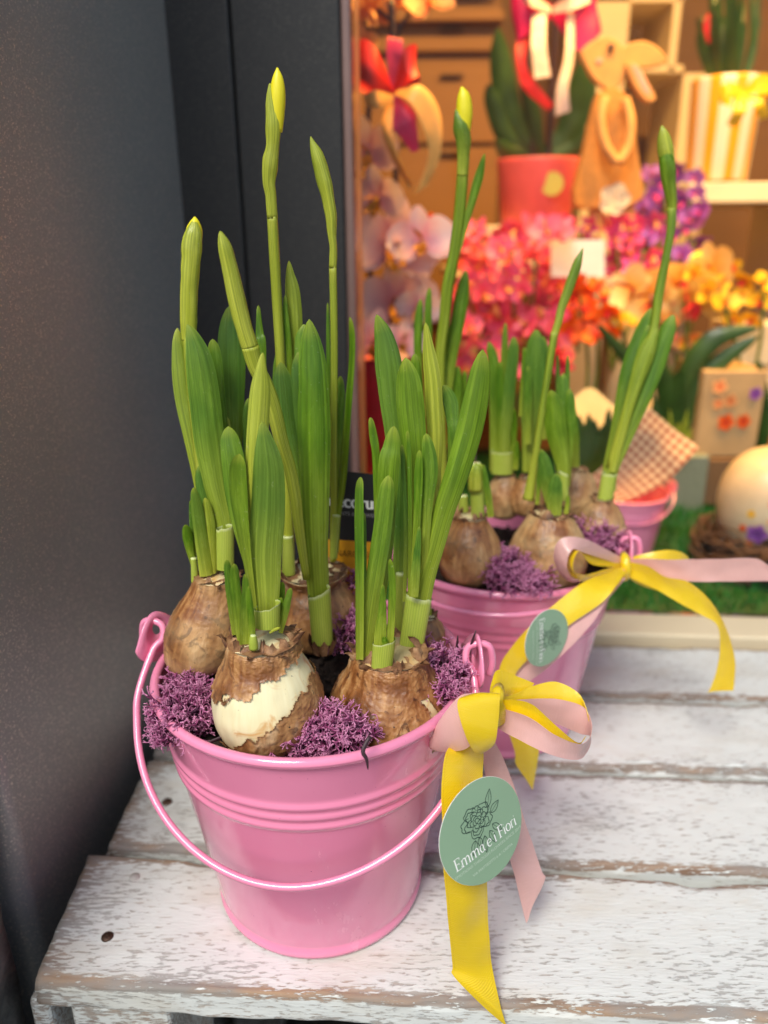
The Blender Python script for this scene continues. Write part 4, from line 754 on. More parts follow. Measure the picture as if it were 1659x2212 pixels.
# ------------------------------------------------------------------ plant tag
YO = .018
TG = thing('plant_tag', at(770, 1260, .352), 'black and amber plant tag with white lettering stuck in behind the bulbs', 'plant tag')
def quad(par, name, pts, Y, m, th=.0004):
    f = [at(u, v, Y) for u, v in pts]; bk = [p + Vector((0, th, 0)) for p in f]; n = len(f); V = f + bk
    return mesh(name, V, [tuple(range(n)), tuple(range(2 * n - 1, n - 1, -1))] + [(i, n + i, n + (i + 1) % n, (i + 1) % n) for i in range(n)], m, par, smooth=False)
quad(TG, 'card', [(708, 1165), (706, 1014), (818, 1026), (818, 1172)], .352, BLACK); quad(TG, 'amber_panel', [(710, 1320), (708, 1165), (818, 1172), (818, 1320)], .3519, AMBER, .0005)
def tagtext(s, u, v, Y, hpx, m, sx=1.0, rot=0.09, bold=0):
    V, Fc = text_mesh(s, 1.0, sx); k = px(u, v, Y) * hpx; c = at(u, v, Y); X = Vector((1, 0, -rot)); Z = Vector((0, 0, 1.25))
    mb = MB(); b0 = [c + X * (x * k) + Z * (y * k) for x, y in V]
    for dx in ([0] if not bold else [-bold, 0, bold]): n = len(mb.V); mb.V += [tuple(p + X * (dx * k) + Vector((0, -.00002 * (dx > 0) - .00001 * (dx < 0), 0))) for p in b0]; mb.F += [tuple(i + n for i in f) for f in Fc]
    return mesh('lettering', mb.V, mb.F, m, TG, smooth=False)
tagtext('decorum', 771, 1098, .3516, 34, WINK, bold=.04); tagtext('PLANTS & FLOWERS', 768, 1115, .3516, 9.5, plain('grey_ink', srgb(150, 150, 150)), sx=1.2); tagtext('NARCISSUS', 770, 1204, .3515, 17, BROWNINK, sx=1.05)

YO = .0
# ------------------------------------------------------------------ inside the shop window
def lamp(x, dy, z, energy, size, aim):
    p = fac(x, dy, z); t = thing('ceiling_lamp', p, 'round warm lamp under the shop ceiling ' + aim, 'lamp', 'shop ceiling lamps')
    lathe([(.001, .04), (.06, .04), (.075, .0), (.07, 0), (.055, .034), (.001, .034)], p, 24).build('lamp_shade', CREAM, t)
    ld = bpy.data.lights.new('lamp_light', 'AREA'); ld.shape = 'DISK'; ld.size = size; ld.energy = energy; ld.color = (1, .54, .13); o = bpy.data.objects.new('lamp_light', ld); col.objects.link(o); o.parent = t; o.location = (0, 0, -.002); ld.spread = R(170)
lamp(.05, .12, 1.15, 5.4, .14, 'above the pale orchid'); lamp(.42, .14, 1.15, 7.4, .14, 'above the wooden rabbit'); lamp(.80, .14, 1.15, 6.6, .14, 'above the striped pot')
def pbox(name, u0, v0, u1, v1, Y, dp, m, par=None, bv=.002):       # an upright box seen face-on at depth Y, dp deep
    a, c = at(u0, v1, Y), at(u1, v0, Y); b = MB(); cx = (a + c) / 2; b.box((cx.x, Y + dp / 2, cx.z), (abs(c.x - a.x), dp, abs(c.z - a.z))); return bevel(b.build(name, m, par, smooth=False), bv)
def poly(name, pts, Y, m, par, th=.012, smooth=3, dY=0):
    n = len(pts); q = [pts[i % n] for i in range(-1, n + 2)]; C = []
    if smooth:
        for i in range(n):
            for s in range(smooth):
                t = s / smooth; p0, p1, p2, p3 = q[i], q[i + 1], q[i + 2], q[(i + 3) % len(q)]
                C.append(tuple(.5 * (2 * b + (c - a) * t + (2 * a - 5 * b + 4 * c - d) * t * t + (3 * b - a - 3 * c + d) * t ** 3) for a, b, c, d in zip(p0, p1, p2, p3)))
    else: C = pts
    f = [at(u, v, Y) for u, v in C]; bk = [p + Vector((0, th, 0)) for p in f]; n = len(f)
    return bevel(mesh(name, f + bk, [tuple(range(n)), tuple(range(2 * n - 1, n - 1, -1))] + [(i, n + i, n + (i + 1) % n, (i + 1) % n) for i in range(n)], m, par, smooth=False), .0015)
def bloom_mesh(name, petals, m, seed=0):
    b = MB()
    for ang, ln, wd, cup, lift in petals:
        ca, sa = math.cos(R(ang)), math.sin(R(ang)); rows = []
        for i in range(8):
            t = i / 7; hw = wd * math.sin(math.pi * min(1, t * .88 + .06)) ** .75; row = []
            for j in range(7):
                x = -1 + j / 3; r = .06 + t * ln; z = lift * t + cup * t * t + .18 * hw * x * x + .05 * nz((t * 4 + seed, x * 2, ang)); row.append((ca * r - sa * hw * x, sa * r + ca * hw * x, z))
            rows.append(row)
        b.grid(rows)
    me = bpy.data.meshes.new(name); me.from_pydata(b.V, [], b.F); l = me.uv_layers.new(name='UVMap'); vi = [lp.vertex_index for lp in me.loops]; l.data.foreach_set('uv', [c for i in vi for c in b.U[i]])
    me.materials.append(m); me.polygons.foreach_set('use_smooth', [True] * len(me.polygons)); return me
ORCH = [(90, .95, .30, .1, .1), (210, .95, .30, .1, .05), (330, .95, .30, .1, .05), (8, 1.0, .58, .15, .15), (172, 1.0, .58, .15, .15)]
STAR = [(90 + 72 * k, .95, .30, .25, .15) for k in range(5)]
LIPS = [(270, .42, .16, .3, .25), (240, .28, .1, .5, .3), (300, .28, .1, .5, .3), (90, .16, .08, .8, .4)]
rb = random.Random(12)
def bloom(par, me, lip, u, v, Y, rpx, tilt=30, roll=25):
    k = px(u, v, Y) * rpx; p = at(u, v, Y); q = (CAM - p).normalized().to_track_quat('Z', 'Y').to_matrix()
    Mx = q @ Matrix.Rotation(R(rb.uniform(-tilt, tilt)), 3, 'X') @ Matrix.Rotation(R(rb.uniform(-tilt, tilt)), 3, 'Y') @ Matrix.Rotation(R(rb.uniform(-roll, roll)), 3, 'Z')
    o = share('blossom', me, par, Matrix.Translation(p) @ (Mx * k).to_4x4())
    if lip: l = bpy.data.objects.new('lip', lip); col.objects.link(l); l.parent = o; ORG[l.name] = ORG[o.name]
    return o
def stems(par, *lists, r=.0022, m=None):
    for pts in lists:
        b = MB(); b.tube(cr([tuple(at(*p)) for p in pts], 24), r, 8); b.build('stem', m or STEMG, par)
def pot(name, u, v0, v1, Y, w0, w1, m, label, cat='pot', par=None, rim=True):
    a, c = at(u, v0, Y), at(u, v1, Y); k = px(u, v0, Y); r0, r1 = w0 / 2 * k, w1 / 2 * k; h = a.z - c.z
    pr = [(.001, 0), (r1 * .96, 0), (r1, .002), (r0, h - .004), (r0 * 1.01, h), (r0 * .95, h), (r0 * .93, h - .012), (.001, h - .012)]
    o = lathe(pr, (a.x, Y, c.z), 48).build(name, m, par, **({} if par else {'org': (a.x, Y, c.z)}))
    if not par: tag(o, label, cat)
    return o
PALE = m_petalmat('pale_pink_petal', srgb(246, 222, 226), srgb(236, 170, 186)); PEACH = m_petalmat('peach_petal', srgb(240, 180, 120), srgb(232, 120, 60)); CORAL = m_petalmat('coral_petal', srgb(246, 112, 150), srgb(238, 70, 120)); MAG = m_petalmat('magenta_petal', srgb(226, 84, 164), srgb(190, 40, 130))
ORNG = m_petalmat('orange_petal', srgb(244, 110, 30), srgb(214, 50, 20)); CRM = m_petalmat('cream_petal', srgb(248, 222, 150), srgb(244, 190, 70)); YLW = m_petalmat('yellow_petal', srgb(250, 206, 50), srgb(230, 160, 10)); PURP = m_petalmat('purple_petal', srgb(160, 96, 190), srgb(110, 50, 150)); REDM = plain('deep_red', srgb(196, 24, 44), .5, .1); GOLD = plain('ochre_lip', srgb(200, 140, 50), .5)
CORALP = plain('coral_pot', srgb(240, 104, 104), .4, .04); WOODR = plain('pale_wood', srgb(206, 150, 84), .6, .1, 40); APRON = plain('straw_cloth', srgb(200, 138, 66), .85, .12, 300); PINKE = plain('pink_ear', srgb(232, 160, 150), .6, .05)
me_pale, me_peach, me_coral, me_coral2, me_mag = (bloom_mesh('bloom', ORCH, PALE), bloom_mesh('bloom', ORCH, PEACH, 3), bloom_mesh('bloom', STAR, CORAL), bloom_mesh('bloom', ORCH, CORAL, 5), bloom_mesh('bloom', STAR, MAG, 2))
me_or, me_cr, me_yl, me_pu = bloom_mesh('bloom', ORCH, ORNG, 6), bloom_mesh('bloom', ORCH, CRM, 7), bloom_mesh('bloom', ORCH, YLW, 8), bloom_mesh('bloom', ORCH, PURP, 9)
lip_gold, lip_red, lip_pk, lip_yl, lip_pu = bloom_mesh('lip', LIPS, GOLD), bloom_mesh('lip', LIPS, REDM), bloom_mesh('lip', LIPS, PEACH), bloom_mesh('lip', LIPS, YLW), bloom_mesh('lip', LIPS, MAG)
# turf
rt = random.Random(3); V = []; Fc = []
for _ in range(26000):
    x, y = rt.uniform(-.02, .75), rt.uniform(.012, .5); p = fac(x, y, -.001); a = rt.random() * 6.28; h = rt.uniform(.008, .014); d = Vector((math.cos(a), math.sin(a), 0)) * .0009; ln = Vector((rt.gauss(0, .003), rt.gauss(0, .003), h)); i = len(V); V += [p - d, p + d, p + ln]; Fc.append((i, i + 1, i + 2))
room('turf_base', -.02, 1.4, .012, .55, -.0038, -.001, plain('turf_base_green', srgb(18, 62, 20), .8))
tag(mesh('artificial_turf', V, Fc, plain('turf', srgb(24, 112, 34), .6, .3, 200), smooth=False), 'short green artificial turf covering the floor of the window display', 'turf', kind='stuff')
# furniture
cab = thing('cabinet', at(970, 900, 1.45), 'tan wooden cabinet with drawers behind the red ribbon', 'cabinet')
pbox('carcass', 760, -60, 1085, 1000, 1.47, .2, TANW, cab); pbox('top_board', 755, 22, 1090, 46, 1.43, .05, TANW, cab); pbox('top_board', 755, -70, 1090, -40, 1.43, .05, TANW, cab)
for u0, v0, u1, v1 in ((765, 52, 1078, 112), (765, 150, 1078, 310), (765, 318, 1078, 500), (765, 508, 1078, 700)):
    d = pbox('drawer', u0, v0, u1, v1, 1.455, .03, TANW, cab); pbox('handle', (u0 + u1) / 2 + 30, v0 + 8, (u0 + u1) / 2 + 80, v0 + 16, 1.445, .008, NAILM, d)
su = thing('shelf_unit', at(1390, 900, 1.5), 'white cubby shelf unit standing behind the wooden rabbit', 'shelf')
for u0, v0, u1, v1 in ((1285, -12, 1478, 6), (1285, 140, 1478, 158), (1458, -200, 1478, 158), (1285, 420, 1478, 436), (1462, 158, 1478, 900), (1285, -200, 1300, 900)): pbox('board', u0, v0, u1, v1, 1.46, .16, CREAM, su)
tb = thing('display_table', at(1320, 1100, 1.05), 'white display table behind the orange flowers', 'table')
def wbox(name, u0, u1, v, Y, th, dp, m, par): a, c = at(u0, v, Y), at(u1, v, Y); b = MB(); b.box(((a.x + c.x) / 2, Y + dp / 2, a.z - th / 2), (c.x - a.x, dp, th)); return bevel(b.build(name, m, par, smooth=False), .002)
wbox('tabletop', 1000, 1440, 602, 1.0, .012, .4, CREAM, tb)
zt = at(1200, 602, 1.0).z
for u in (1010, 1345, 1405): a = at(u, 700, 1.02); b = MB(); b.box((a.x, 1.02, (zt - .012) / 2), (.026, .026, zt - .012)); b.build('leg', CREAM, tb, smooth=False)
a = at(1375, 800, 1.03); b = MB(); b.box((a.x, 1.03, .10), (.05, .012, .03)); b.build('stretcher', CREAM, tb, smooth=False)
wbox('riser', 1050, 1280, 487, 1.07, at(1160, 487, 1.07).z - zt - .001, .22, CREAM, tb)
sh = thing('wall_shelf', at(1580, 425, 1.15), 'white shelf board carrying the yellow striped pot', 'shelf'); wbox('board', 1488, 1900, 394, 1.12, .026, .26, CREAM, sh); pbox('bracket', 1700, 420, 1725, 900, 1.2, .14, CREAM, sh)
# pale orchid with red bow
O1 = thing('orchid', at(800, 960, .80), 'pale pink orchid in a red wrap close to the window frame', 'orchid', 'orchids in the window')
pot('wrap', 805, 765, 1010, .80, 150, 110, REDM, '', par=O1); stems(O1, [(812, 800, .8), (850, 640, .8), (855, 400, .8), (852, 160, .8), (845, 0, .8)], [(815, 800, .8), (800, 600, .79), (795, 300, .79), (800, 200, .79)], r=.003, m=TWIG)
for u, v, r in ((850, 530, 98), (912, 520, 70), (855, 650, 86), (795, 330, 72), (815, 425, 66), (805, 745, 76), (905, 660, 50), (800, 500, 56), (870, 740, 50)): bloom(O1, me_pale, lip_gold, u, v, .78 + rb.uniform(-.02, .02), r, 25, 12)
for u, v, r in ((955, 482, 17), (985, 490, 12), (930, 470, 12)): bloom(O1, me_or, None, u, v, .79, r)
O0 = thing('orchid', at(850, 300, .86), 'peach orchid blossoms above the red bow', 'orchid', 'orchids in the window'); stems(O0, [(850, 300, .86), (852, 100, .86), (900, 10, .86), (940, -40, .86)], [(862, 60, .86), (815, 20, .86)], r=.002, m=TWIG)
for u, v, r in ((925, 0, 58), (800, 18, 52), (862, 5, 34), (780, 100, 40)): bloom(O0, me_peach, lip_pk, u, v, .86, r)
SR = plain('scarlet_satin', srgb(222, 36, 22), .4, .06); SM = plain('magenta_satin', srgb(200, 22, 92), .4, .08); SO = plain('apricot_satin', srgb(240, 176, 90), .4, .06); SI = plain('ivory_satin', srgb(240, 214, 196), .4, .04)
K1 = thing('ribbon_bow', at(850, 200, .76), 'scarlet and apricot bow tied to the pale orchid', 'bow')
ribbon(K1, 'ribbon_loop', [(850, 195, .75, 850, 215, .75), (815, 110, .74, 800, 185, .735), (785, 85, .74, 770, 170, .74), (775, 120, .75, 772, 195, .75), (845, 200, .76, 845, 215, .76)], SR, bow=.1); ribbon(K1, 'ribbon_loop', [(850, 195, .75, 850, 215, .75), (870, 110, .74, 880, 180, .735), (900, 95, .745, 906, 165, .74), (895, 120, .755, 900, 190, .755), (850, 200, .76, 852, 215, .76)], SR, bow=.1)
ribbon(K1, 'ribbon_loop', [(842, 200, .765, 858, 200, .765), (835, 110, .765, 870, 120, .765), (840, 82, .77, 868, 88, .77), (850, 190, .775, 860, 195, .775)], SM); ribbon(K1, 'ribbon_tail', [(845, 205, .745, 860, 205, .745), (845, 270, .74, 895, 240, .74), (860, 290, .74, 900, 270, .74), (890, 330, .745, 905, 325, .745)], SM)
ribbon(K1, 'ribbon_tail', [(850, 205, .74, 858, 195, .74), (885, 220, .73, 910, 185, .735), (915, 280, .73, 950, 240, .735), (925, 340, .735, 952, 330, .735), (895, 420, .74, 925, 400, .74)], SO); ribbon(K1, 'ribbon_tail', [(835, 230, .74, 850, 225, .74), (825, 270, .735, 850, 300, .73), (840, 330, .735, 880, 380, .73), (885, 410, .74, 892, 400, .74)], SO); ribbon(K1, 'ribbon_tail', [(850, 205, .738, 850, 225, .738), (810, 195, .73, 815, 235, .73), (785, 205, .735, 790, 228, .735)], SO)
# coral pot orchid + magenta bow
P1 = thing('orchid', at(1163, 487, 1.12), 'orchid with broad dark leaves in a round coral pot', 'orchid', 'orchids in the window')
pt_ = pot('pot', 1163, 345, 487, 1.12, 178, 150, CORALP, '', par=P1)
a = at(1193, 397, 1.05); b = MB(); nd = 28; q = (CAM - a).normalized().to_track_quat('Z', 'Y').to_matrix(); kk = px(1193, 397, 1.12) * 23
a = at(1193, 397, 1.12 - 178 / 2 * px(1163, 345, 1.12) * .96); b.grid([[a + q @ Vector((r * kk * math.cos(6.2832 * i / nd), r * kk * math.sin(6.2832 * i / nd), zz)) for i in range(nd)] for r, zz in ((.01, .0008), (1, .0008), (1, -.0004))], True); b.build('round_label', plain('lime_label', srgb(206, 200, 96), .5, .04), pt_, smooth=False)
for pts in ([(1160, 345, 30), (1110, 270, 50), (1085, 160, 52), (1075, 60, 20)], [(1150, 345, 26), (1090, 290, 40), (1062, 210, 34), (1055, 180, 10)], [(1170, 345, 30), (1225, 290, 56), (1255, 200, 62), (1262, 120, 24)], [(1165, 345, 26), (1150, 250, 36), (1130, 170, 22)], [(1175, 345, 26), (1240, 320, 36), (1285, 270, 20)], [(1160, 345, 26), (1100, 330, 36), (1070, 300, 16)]): L(P1, 1.12, 1.10, *pts, m=DKLEAF, th=.002)
stems(P1, [(1150, 345, 1.12), (1140, 150, 1.12), (1138, -60, 1.12)], [(1185, 345, 1.12), (1195, 150, 1.12), (1210, -60, 1.12)], r=.004, m=TWIG)
K2 = thing('ribbon_bow', at(1190, 30, 1.06), 'magenta and ivory bow above the coral pot', 'bow')
ribbon(K2, 'ribbon_loop', [(1190, 10, 1.06, 1190, 40, 1.06), (1140, -20, 1.04, 1130, 80, 1.04), (1105, -20, 1.05, 1115, 100, 1.05), (1130, 0, 1.07, 1130, 90, 1.07)], SM); ribbon(K2, 'ribbon_loop', [(1195, 10, 1.06, 1195, 40, 1.06), (1240, -10, 1.04, 1250, 110, 1.04), (1290, -20, 1.05, 1298, 70, 1.05), (1270, 0, 1.07, 1280, 80, 1.07)], SM); ribbon(K2, 'ribbon_loop', [(1190, 15, 1.05, 1190, 30, 1.05), (1140, -20, 1.03, 1150, 15, 1.03), (1125, -30, 1.04, 1130, 5, 1.04)], SI); ribbon(K2, 'ribbon_loop', [(1195, 15, 1.05, 1195, 30, 1.05), (1230, -10, 1.03, 1235, 22, 1.03), (1270, -25, 1.04, 1275, 5, 1.04)], SI)
ribbon(K2, 'ribbon_tail', [(1120, 60, 1.05, 1150, 60, 1.05), (1115, 120, 1.04, 1135, 130, 1.04), (1130, 190, 1.04, 1155, 175, 1.04), (1185, 240, 1.045, 1195, 225, 1.045)], SR); ribbon(K2, 'ribbon_tail', [(1150, 30, 1.04, 1180, 30, 1.04), (1148, 100, 1.03, 1180, 100, 1.03), (1155, 170, 1.03, 1190, 165, 1.03)], SI); ribbon(K2, 'ribbon_tail', [(1225, 20, 1.04, 1240, 30, 1.04), (1220, 120, 1.03, 1240, 120, 1.035), (1203, 190, 1.03, 1228, 185, 1.03), (1200, 250, 1.035, 1232, 240, 1.035)], SI)
# wooden rabbit
RBT = thing('rabbit_figure', at(1315, 500, 1.0), 'flat wooden rabbit figure in a straw coloured dress with a white flower', 'figurine')
poly('head', [(1256, 112), (1280, 88), (1312, 79), (1342, 94), (1352, 132), (1346, 178), (1318, 194), (1284, 172), (1264, 138)], 1.0, WOODR, RBT); poly('ear', [(1346, 102), (1392, 88), (1428, 108), (1441, 134), (1400, 146), (1352, 140)], 1.006, WOODR, RBT); e2 = poly('ear', [(1352, 138), (1378, 140), (1404, 184), (1418, 214), (1396, 218), (1370, 186)], .994, WOODR, RBT); poly('ear_lining', [(1366, 142), (1380, 146), (1400, 184), (1406, 204), (1390, 196)], .9935, PINKE, e2, .001)
poly('dress', [(1298, 196), (1348, 198), (1366, 260), (1380, 340), (1386, 430), (1320, 446), (1242, 442), (1262, 330), (1280, 250)], .998, APRON, RBT, .02); poly('leg', [(1276, 440), (1302, 440), (1306, 500), (1274, 500)], 1.004, WOODR, RBT, smooth=0); poly('leg', [(1344, 436), (1372, 436), (1376, 500), (1346, 500)], 1.004, WOODR, RBT, smooth=0)
for pts in ([(1308, 212, .99), (1298, 260, .985), (1308, 315, .982), (1334, 352, .98)], [(1350, 214, .99), (1362, 260, .985), (1358, 315, .982), (1338, 352, .98)]): b = MB(); b.tube(cr([tuple(at(*p)) for p in pts], 20), .006, 10); b.build('arm', WOODR, RBT)
b = MB(); a = at(1320, 102, .998); b.box(a, (.006, .004, .006)); b.build('eye', TWIG, RBT); poly('cheek', [(1288, 128), (1298, 124), (1302, 132), (1292, 138)], .9985, PINKE, RBT, .001)
fm = bloom_mesh('flower', [(72 * k, .9, .5, .02, .02) for k in range(5)], CREAM); share('flower_ornament', fm, RBT, Matrix.Translation(at(1328, 430, .985)) @ ((CAM - at(1328, 430, .985)).normalized().to_track_quat('Z', 'Y').to_matrix() * (.019)).to_4x4())
# striped pot with tulips
TP = thing('tulip_pot', at(1572, 392, 1.2), 'tulip plant in a white and yellow striped pot with a yellow bow', 'potted plant'); pot('pot', 1572, 172, 392, 1.2, 150, 132, STRIPE, '', par=TP)
for k in range(30): u = rb.uniform(1500, 1635); L(TP, 1.2, rb.uniform(1.14, 1.26), (1572 + (u - 1572) * .6, 178, 10), (u, rb.uniform(60, 110), rb.uniform(10, 17)), (u + rb.uniform(-14, 14), rb.uniform(-60, 60), 6), m=DKLEAF, n=12, na=5, th=.002)
for u, v in ((1530, 55),): stalk(TP, [(u, v + 40, 18), (u, v + 20, 26), (u, v - 10, 20), (u, v - 25, 4)], 1.19, 1.19, 'tulip_bud', m=REDM, n=10)
K3 = thing('ribbon_bow', at(1610, 200, 1.1), 'plain yellow bow on the striped pot', 'bow')
for rws in ([(1605, 195, 1.09, 1605, 212, 1.09), (1640, 160, 1.08, 1640, 200, 1.08), (1668, 165, 1.09, 1668, 205, 1.09), (1640, 185, 1.1, 1640, 225, 1.1)], [(1605, 195, 1.09, 1605, 212, 1.09), (1580, 175, 1.08, 1575, 215, 1.08), (1555, 190, 1.09, 1555, 222, 1.09), (1580, 200, 1.1, 1580, 230, 1.1)], [(1600, 205, 1.09, 1615, 205, 1.09), (1585, 235, 1.08, 1612, 240, 1.08), (1570, 270, 1.09, 1590, 275, 1.09)], [(1605, 205, 1.09, 1620, 205, 1.09), (1630, 230, 1.08, 1650, 220, 1.08), (1640, 260, 1.09, 1664, 250, 1.09)]): ribbon(K3, 'ribbon_loop', rws, YEL)
# blossom masses
def orch(label, pu, pv, Y, blooms, me, lip, stemto, group='orchids in the window', potm=None):
    t = thing('orchid', at(pu, pv, Y), label, 'orchid', group)
    for su_, sv in stemto: stems(t, [(pu, pv, Y), ((pu + su_) / 2 + 15, (pv + sv) / 2, Y), (su_, sv, Y)])
    for u, v, r in blooms: bloom(t, me if not isinstance(me, tuple) else rb.choice(me), lip, u, v, Y + rb.uniform(-.05, .04), r, 45, 60)
    return t
def scatter(u0, v0, u1, v1, n, r0, r1, seed, dmin):
    r = random.Random(seed); P = []; tr = 0
    while len(P) < n and tr < 8000:
        tr += 1; u, v = r.uniform(u0, u1), r.uniform(v0, v1)
        if all(math.hypot(u - a, v - b) > dmin for a, b, _ in P): P.append((u, v, r.uniform(r0, r1)))
    return P
orch('dense coral orchid with dozens of small star-shaped blossoms', 1090, 990, .95, scatter(985, 490, 1215, 800, 62, 26, 38, 5, 27), (me_coral, me_coral2), lip_pk, ((1040, 520), (1100, 500), (1160, 520), (1010, 640), (1190, 640)))
orch('magenta orchid spray behind the small white card', 1320, 800, 1.0, scatter(1160, 475, 1420, 600, 26, 22, 32, 6, 26), me_mag, lip_pk, ((1250, 500), (1390, 540), (1330, 520)))
orch('purple orchid spray under the striped pot shelf', 1440, 760, 1.06, scatter(1395, 360, 1525, 560, 22, 20, 30, 7, 24), me_pu, lip_pu, ((1430, 380), (1490, 420), (1500, 520)))
orch('bright orange orchid above the cream paper wrap', 1255, 960, .92, scatter(1228, 612, 1318, 735, 14, 24, 34, 8, 25), me_or, lip_red, ((1255, 640), (1290, 680)))
orch('cream orchid with red lips and large rounded petals', 1450, 960, .92, [(1408, 640, 66), (1475, 608, 76), (1365, 622, 50), (1510, 650, 60), (1430, 690, 36), (1540, 585, 62)], me_cr, lip_red, ((1410, 650), (1480, 640)))
orch('small yellow orchid beside the leaning daffodil', 1370, 960, .94, [(1322, 680, 20), (1352, 692, 24), (1376, 682, 20), (1335, 710, 16), (1535, 580, 48), (1400, 720, 20), (1345, 665, 16)], me_yl, None, ((1340, 700), (1530, 590)))
orch('yellow orchid spray with tiny blossoms and coral freckles', 1600, 900, .92, [(1565, 655, 32), (1610, 605, 28), (1650, 612, 26), (1585, 690, 22), (1640, 650, 26), (1555, 612, 22), (1625, 690, 22), (1600, 640, 20), (1530, 630, 26), (1500, 590, 22), (1580, 575, 20)], me_yl, lip_red, ((1565, 660), (1650, 610)))
orch('salmon orchid with freckled petals below the cream orchid', 1470, 960, .96, [(1440, 735, 26), (1475, 740, 22), (1420, 760, 18), (1500, 730, 18), (1455, 700, 20), (1490, 770, 16)], (me_coral2, me_peach), lip_yl, ((1450, 740), (1495, 740)))
AL = thing('leafy_plant', at(1470, 960, .88), 'plant with long arching dark green leaves beside the floral box', 'plant')
for pts in ([(1455, 950, 26), (1480, 820, 40), (1540, 735, 44), (1640, 708, 14)], [(1460, 950, 26), (1500, 840, 38), (1570, 770, 36), (1640, 725, 12)], [(1450, 950, 26), (1440, 850, 40), (1420, 780, 20)], [(1465, 950, 20), (1530, 850, 22), (1610, 825, 10)], [(1640, 1000, 26), (1650, 880, 30), (1640, 780, 10)], [(1440, 950, 20), (1370, 800, 30), (1290, 700, 12)], [(1455, 960, 26), (1455, 860, 44), (1470, 800, 20)]): L(AL, .89, .87, *pts, m=DKLEAF, th=.002)
# cards, boxes, egg
CDT = thing('price_card', at(1248, 600, .93), 'small blank cream card standing among the magenta blossoms', 'card'); quad(CDT, 'card', [(1190, 598), (1190, 518), (1306, 518), (1306, 598)], .93, WHITE, .001); b = MB(); b.tube([at(1248, 597, .932), at(1248, 760, .95)], .002, 6); b.build('stick', STEMG, CDT)
WP = thing('wrapped_plant', at(1285, 1010, .74), 'green plant in a wavy cream paper wrap', 'potted plant'); CPAP = plain('cream_paper', srgb(242, 214, 150), .7, .04)
a = at(1285, 1060, .74); rows = []
for i in range(14):
    t = i / 13; rows.append([(a.x + (.022 + .028 * t) * math.cos(x) * (1 + .06 * t * math.sin(7 * x)), .745 + (.022 + .025 * t) * math.sin(x), t * (a.z + .085) + .010 * t * math.sin(5 * x)) for x in [R(k * 5 - 10) for k in range(41)]])
b = MB(); b.grid(rows); b.build('paper_wrap', CPAP, WP)
for k in range(16): u = rb.uniform(1240, 1330); L(WP, .735, .725, (1285 + (u - 1285) * .4, 1110, 16), (u, 980, rb.uniform(20, 36)), (u + rb.uniform(-12, 12), rb.uniform(880, 930), 10), m=DKLEAF, n=12, na=5)
B3 = Vector((at(1352, 1065, .72).x, .72, .001)); bucket(B3, .575, R(-5), R(35), 'small pink bucket with gingham paper behind the glass', 1.05, 1.1)
GP = thing('gingham_paper', at(1390, 1060, .70), 'folded gingham paper standing in the small pink bucket', 'paper'); ribbon(GP, 'sheet', [(1255, 1040, .715, 1330, 1085, .70), (1300, 1010, .712, 1372, 1076, .695), (1345, 950, .708, 1440, 1040, .692), (1375, 910, .708, 1480, 1000, .69), (1402, 880, .71, 1512, 965, .695)], GINGHAM, 30, 9, bow=.08)
GLT = plain('glitter_grey', srgb(128, 140, 126), .5, .3, 500); gb = pbox('glitter_box', 1395, 985, 1535, 1140, .86, .08, GLT); tag(gb, 'grey green glittering box behind the small pink bucket', 'box')
FB = thing('floral_box', at(1570, 1100, .86), 'cream box printed with coloured flowers beside the big egg', 'box'); pbox('carton', 1498, 800, 1660, 988, .87, .1, plain('buff_card', srgb(184, 152, 108), .7, .1, 20), FB); pbox('base_carton', 1512, 992, 1600, 1092, .865, .09, plain('brown_card', srgb(112, 84, 56), .7, .08, 20), FB)
fls = [bloom_mesh('flower', [(72 * k, .9, .42, .0, .0) for k in range(5)], m_) for m_ in (PEACH, ORNG, PURP, YLW)]
def flatfl(par, u, v, Y, r, k): p = at(u, v, Y); share('printed_flower', fls[k], par, Matrix.Translation(p) @ (Matrix.Rotation(R(90), 3, 'X') * (.7 * r * px(u, v, Y))).to_4x4())
for u, v, r, k in ((1555, 835, 26, 0), (1578, 866, 24, 0), (1552, 872, 20, 0), (1568, 912, 28, 1), (1606, 910, 24, 1), (1632, 850, 22, 2)): flatfl(FB, u, v, .8685, r, k)
F2 = pbox('patterned_box', 1580, 700, 1700, 790, .95, .08, CREAM); tag(F2, 'pale box on top of the stack behind the arching leaves', 'box')
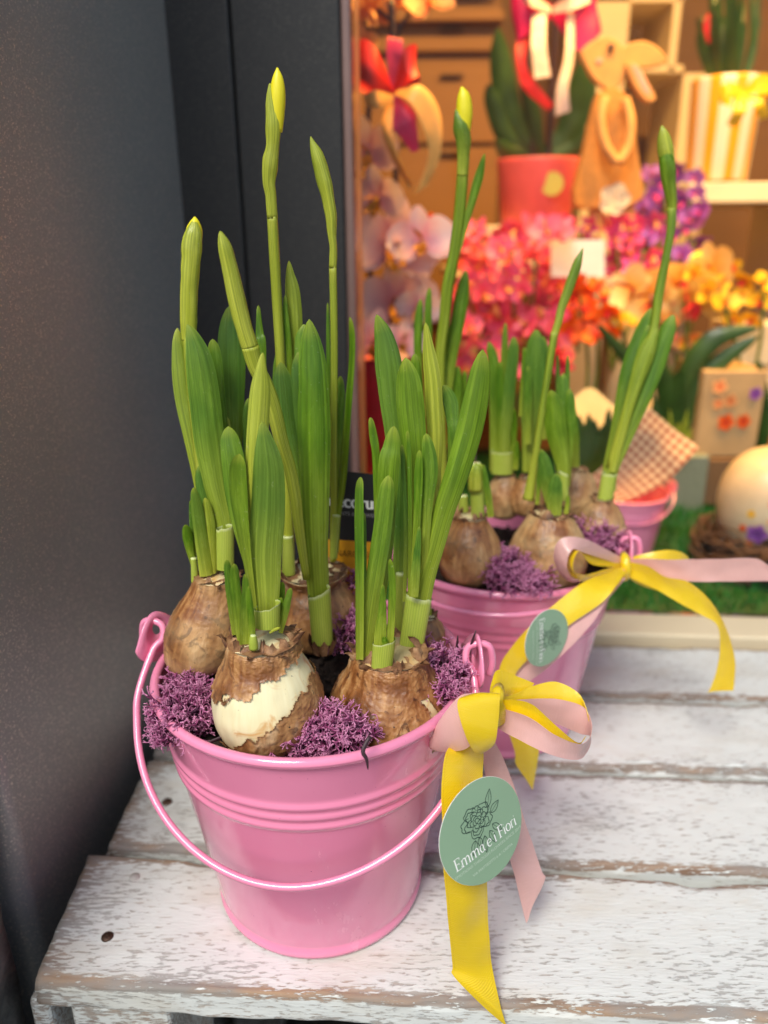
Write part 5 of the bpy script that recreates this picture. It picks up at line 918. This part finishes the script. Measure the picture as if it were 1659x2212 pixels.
EG = thing('decorated_egg', at(1632, 1210, .70), 'large cream egg decorated with painted flowers lying in a nest', 'egg'); c = at(1650, 1095, .70); kx = px(1650, 1095, .70) * 1.14; pr = [(max(.0008, 84 * kx * math.sin(math.pi * i / 28) * (1 - .10 * math.cos(math.pi * i / 28))), -112 * kx * math.cos(math.pi * i / 28) * 1.04) for i in range(29)]
lathe(pr, c, 48).build('shell', plain('egg_cream', srgb(204, 184, 150), .35, .08, 30), EG)
for du, dvv, r, k in ((-22, -34, 12, 1), (-42, 26, 20, 2), (10, 70, 12, 3), (18, -10, 10, 0), (-5, 20, 8, 3), (-30, 70, 9, 1), (-55, -10, 8, 3), (5, -70, 10, 2), (-25, 0, 7, 0), (20, 40, 9, 1), (-48, 50, 10, 0), (-12, 48, 12, 0), (-36, -60, 9, 0), (-62, 20, 7, 1), (-8, -50, 8, 0), (0, 0, 9, 2)):
    x, z = du * kx, -dvv * kx; yy = -math.sqrt(max(0, 1 - (du / 84) ** 2 - (dvv / 112) ** 2)) * 84 * kx - .0012; nrm = Vector((x / (84 ** 2), yy / (84 ** 2), z / (112 ** 2))).normalized(); share('painted_flower', fls[k], EG, Matrix.Translation(c + Vector((x, yy, z))) @ (nrm.to_track_quat('Z', 'Y').to_matrix() * (r * kx)).to_4x4())
nb = MB(); rn = random.Random(9); nc = at(1634, 1215, .70); nc.z = .03
for _ in range(320):
    a = rn.random() * 6.28; rr = rn.uniform(.035, .062); z = nc.z + rn.uniform(-.03, .012); p = [Vector((nc.x + (rr + rn.gauss(0, .003)) * math.cos(a + s), nc.y + (rr + rn.gauss(0, .003)) * math.sin(a + s), z + rn.gauss(0, .005))) for s in (0, .35, .7, 1.0)]; nb.tube(cr([tuple(q) for q in p], 7), rn.uniform(.0009, .0018), 5)
tag(nb.build('twig_nest', plain('nest_brown', srgb(84, 58, 38), .8, .25, 90), org=(nc.x, nc.y, 0)), 'brown twig nest under the decorated egg', 'nest')
YM = thing('foliage_tuft', at(1470, 985, .83), 'yellow green tuft of foliage behind the gingham paper', 'plant'); 
for k in range(40): u = rb.uniform(1425, 1500); L(YM, .84, .83, (1460, 990, 6), ((1460 + u) / 2, 950, 9), (u, rb.uniform(880, 960), 5), n=8, na=5, yel=.7)
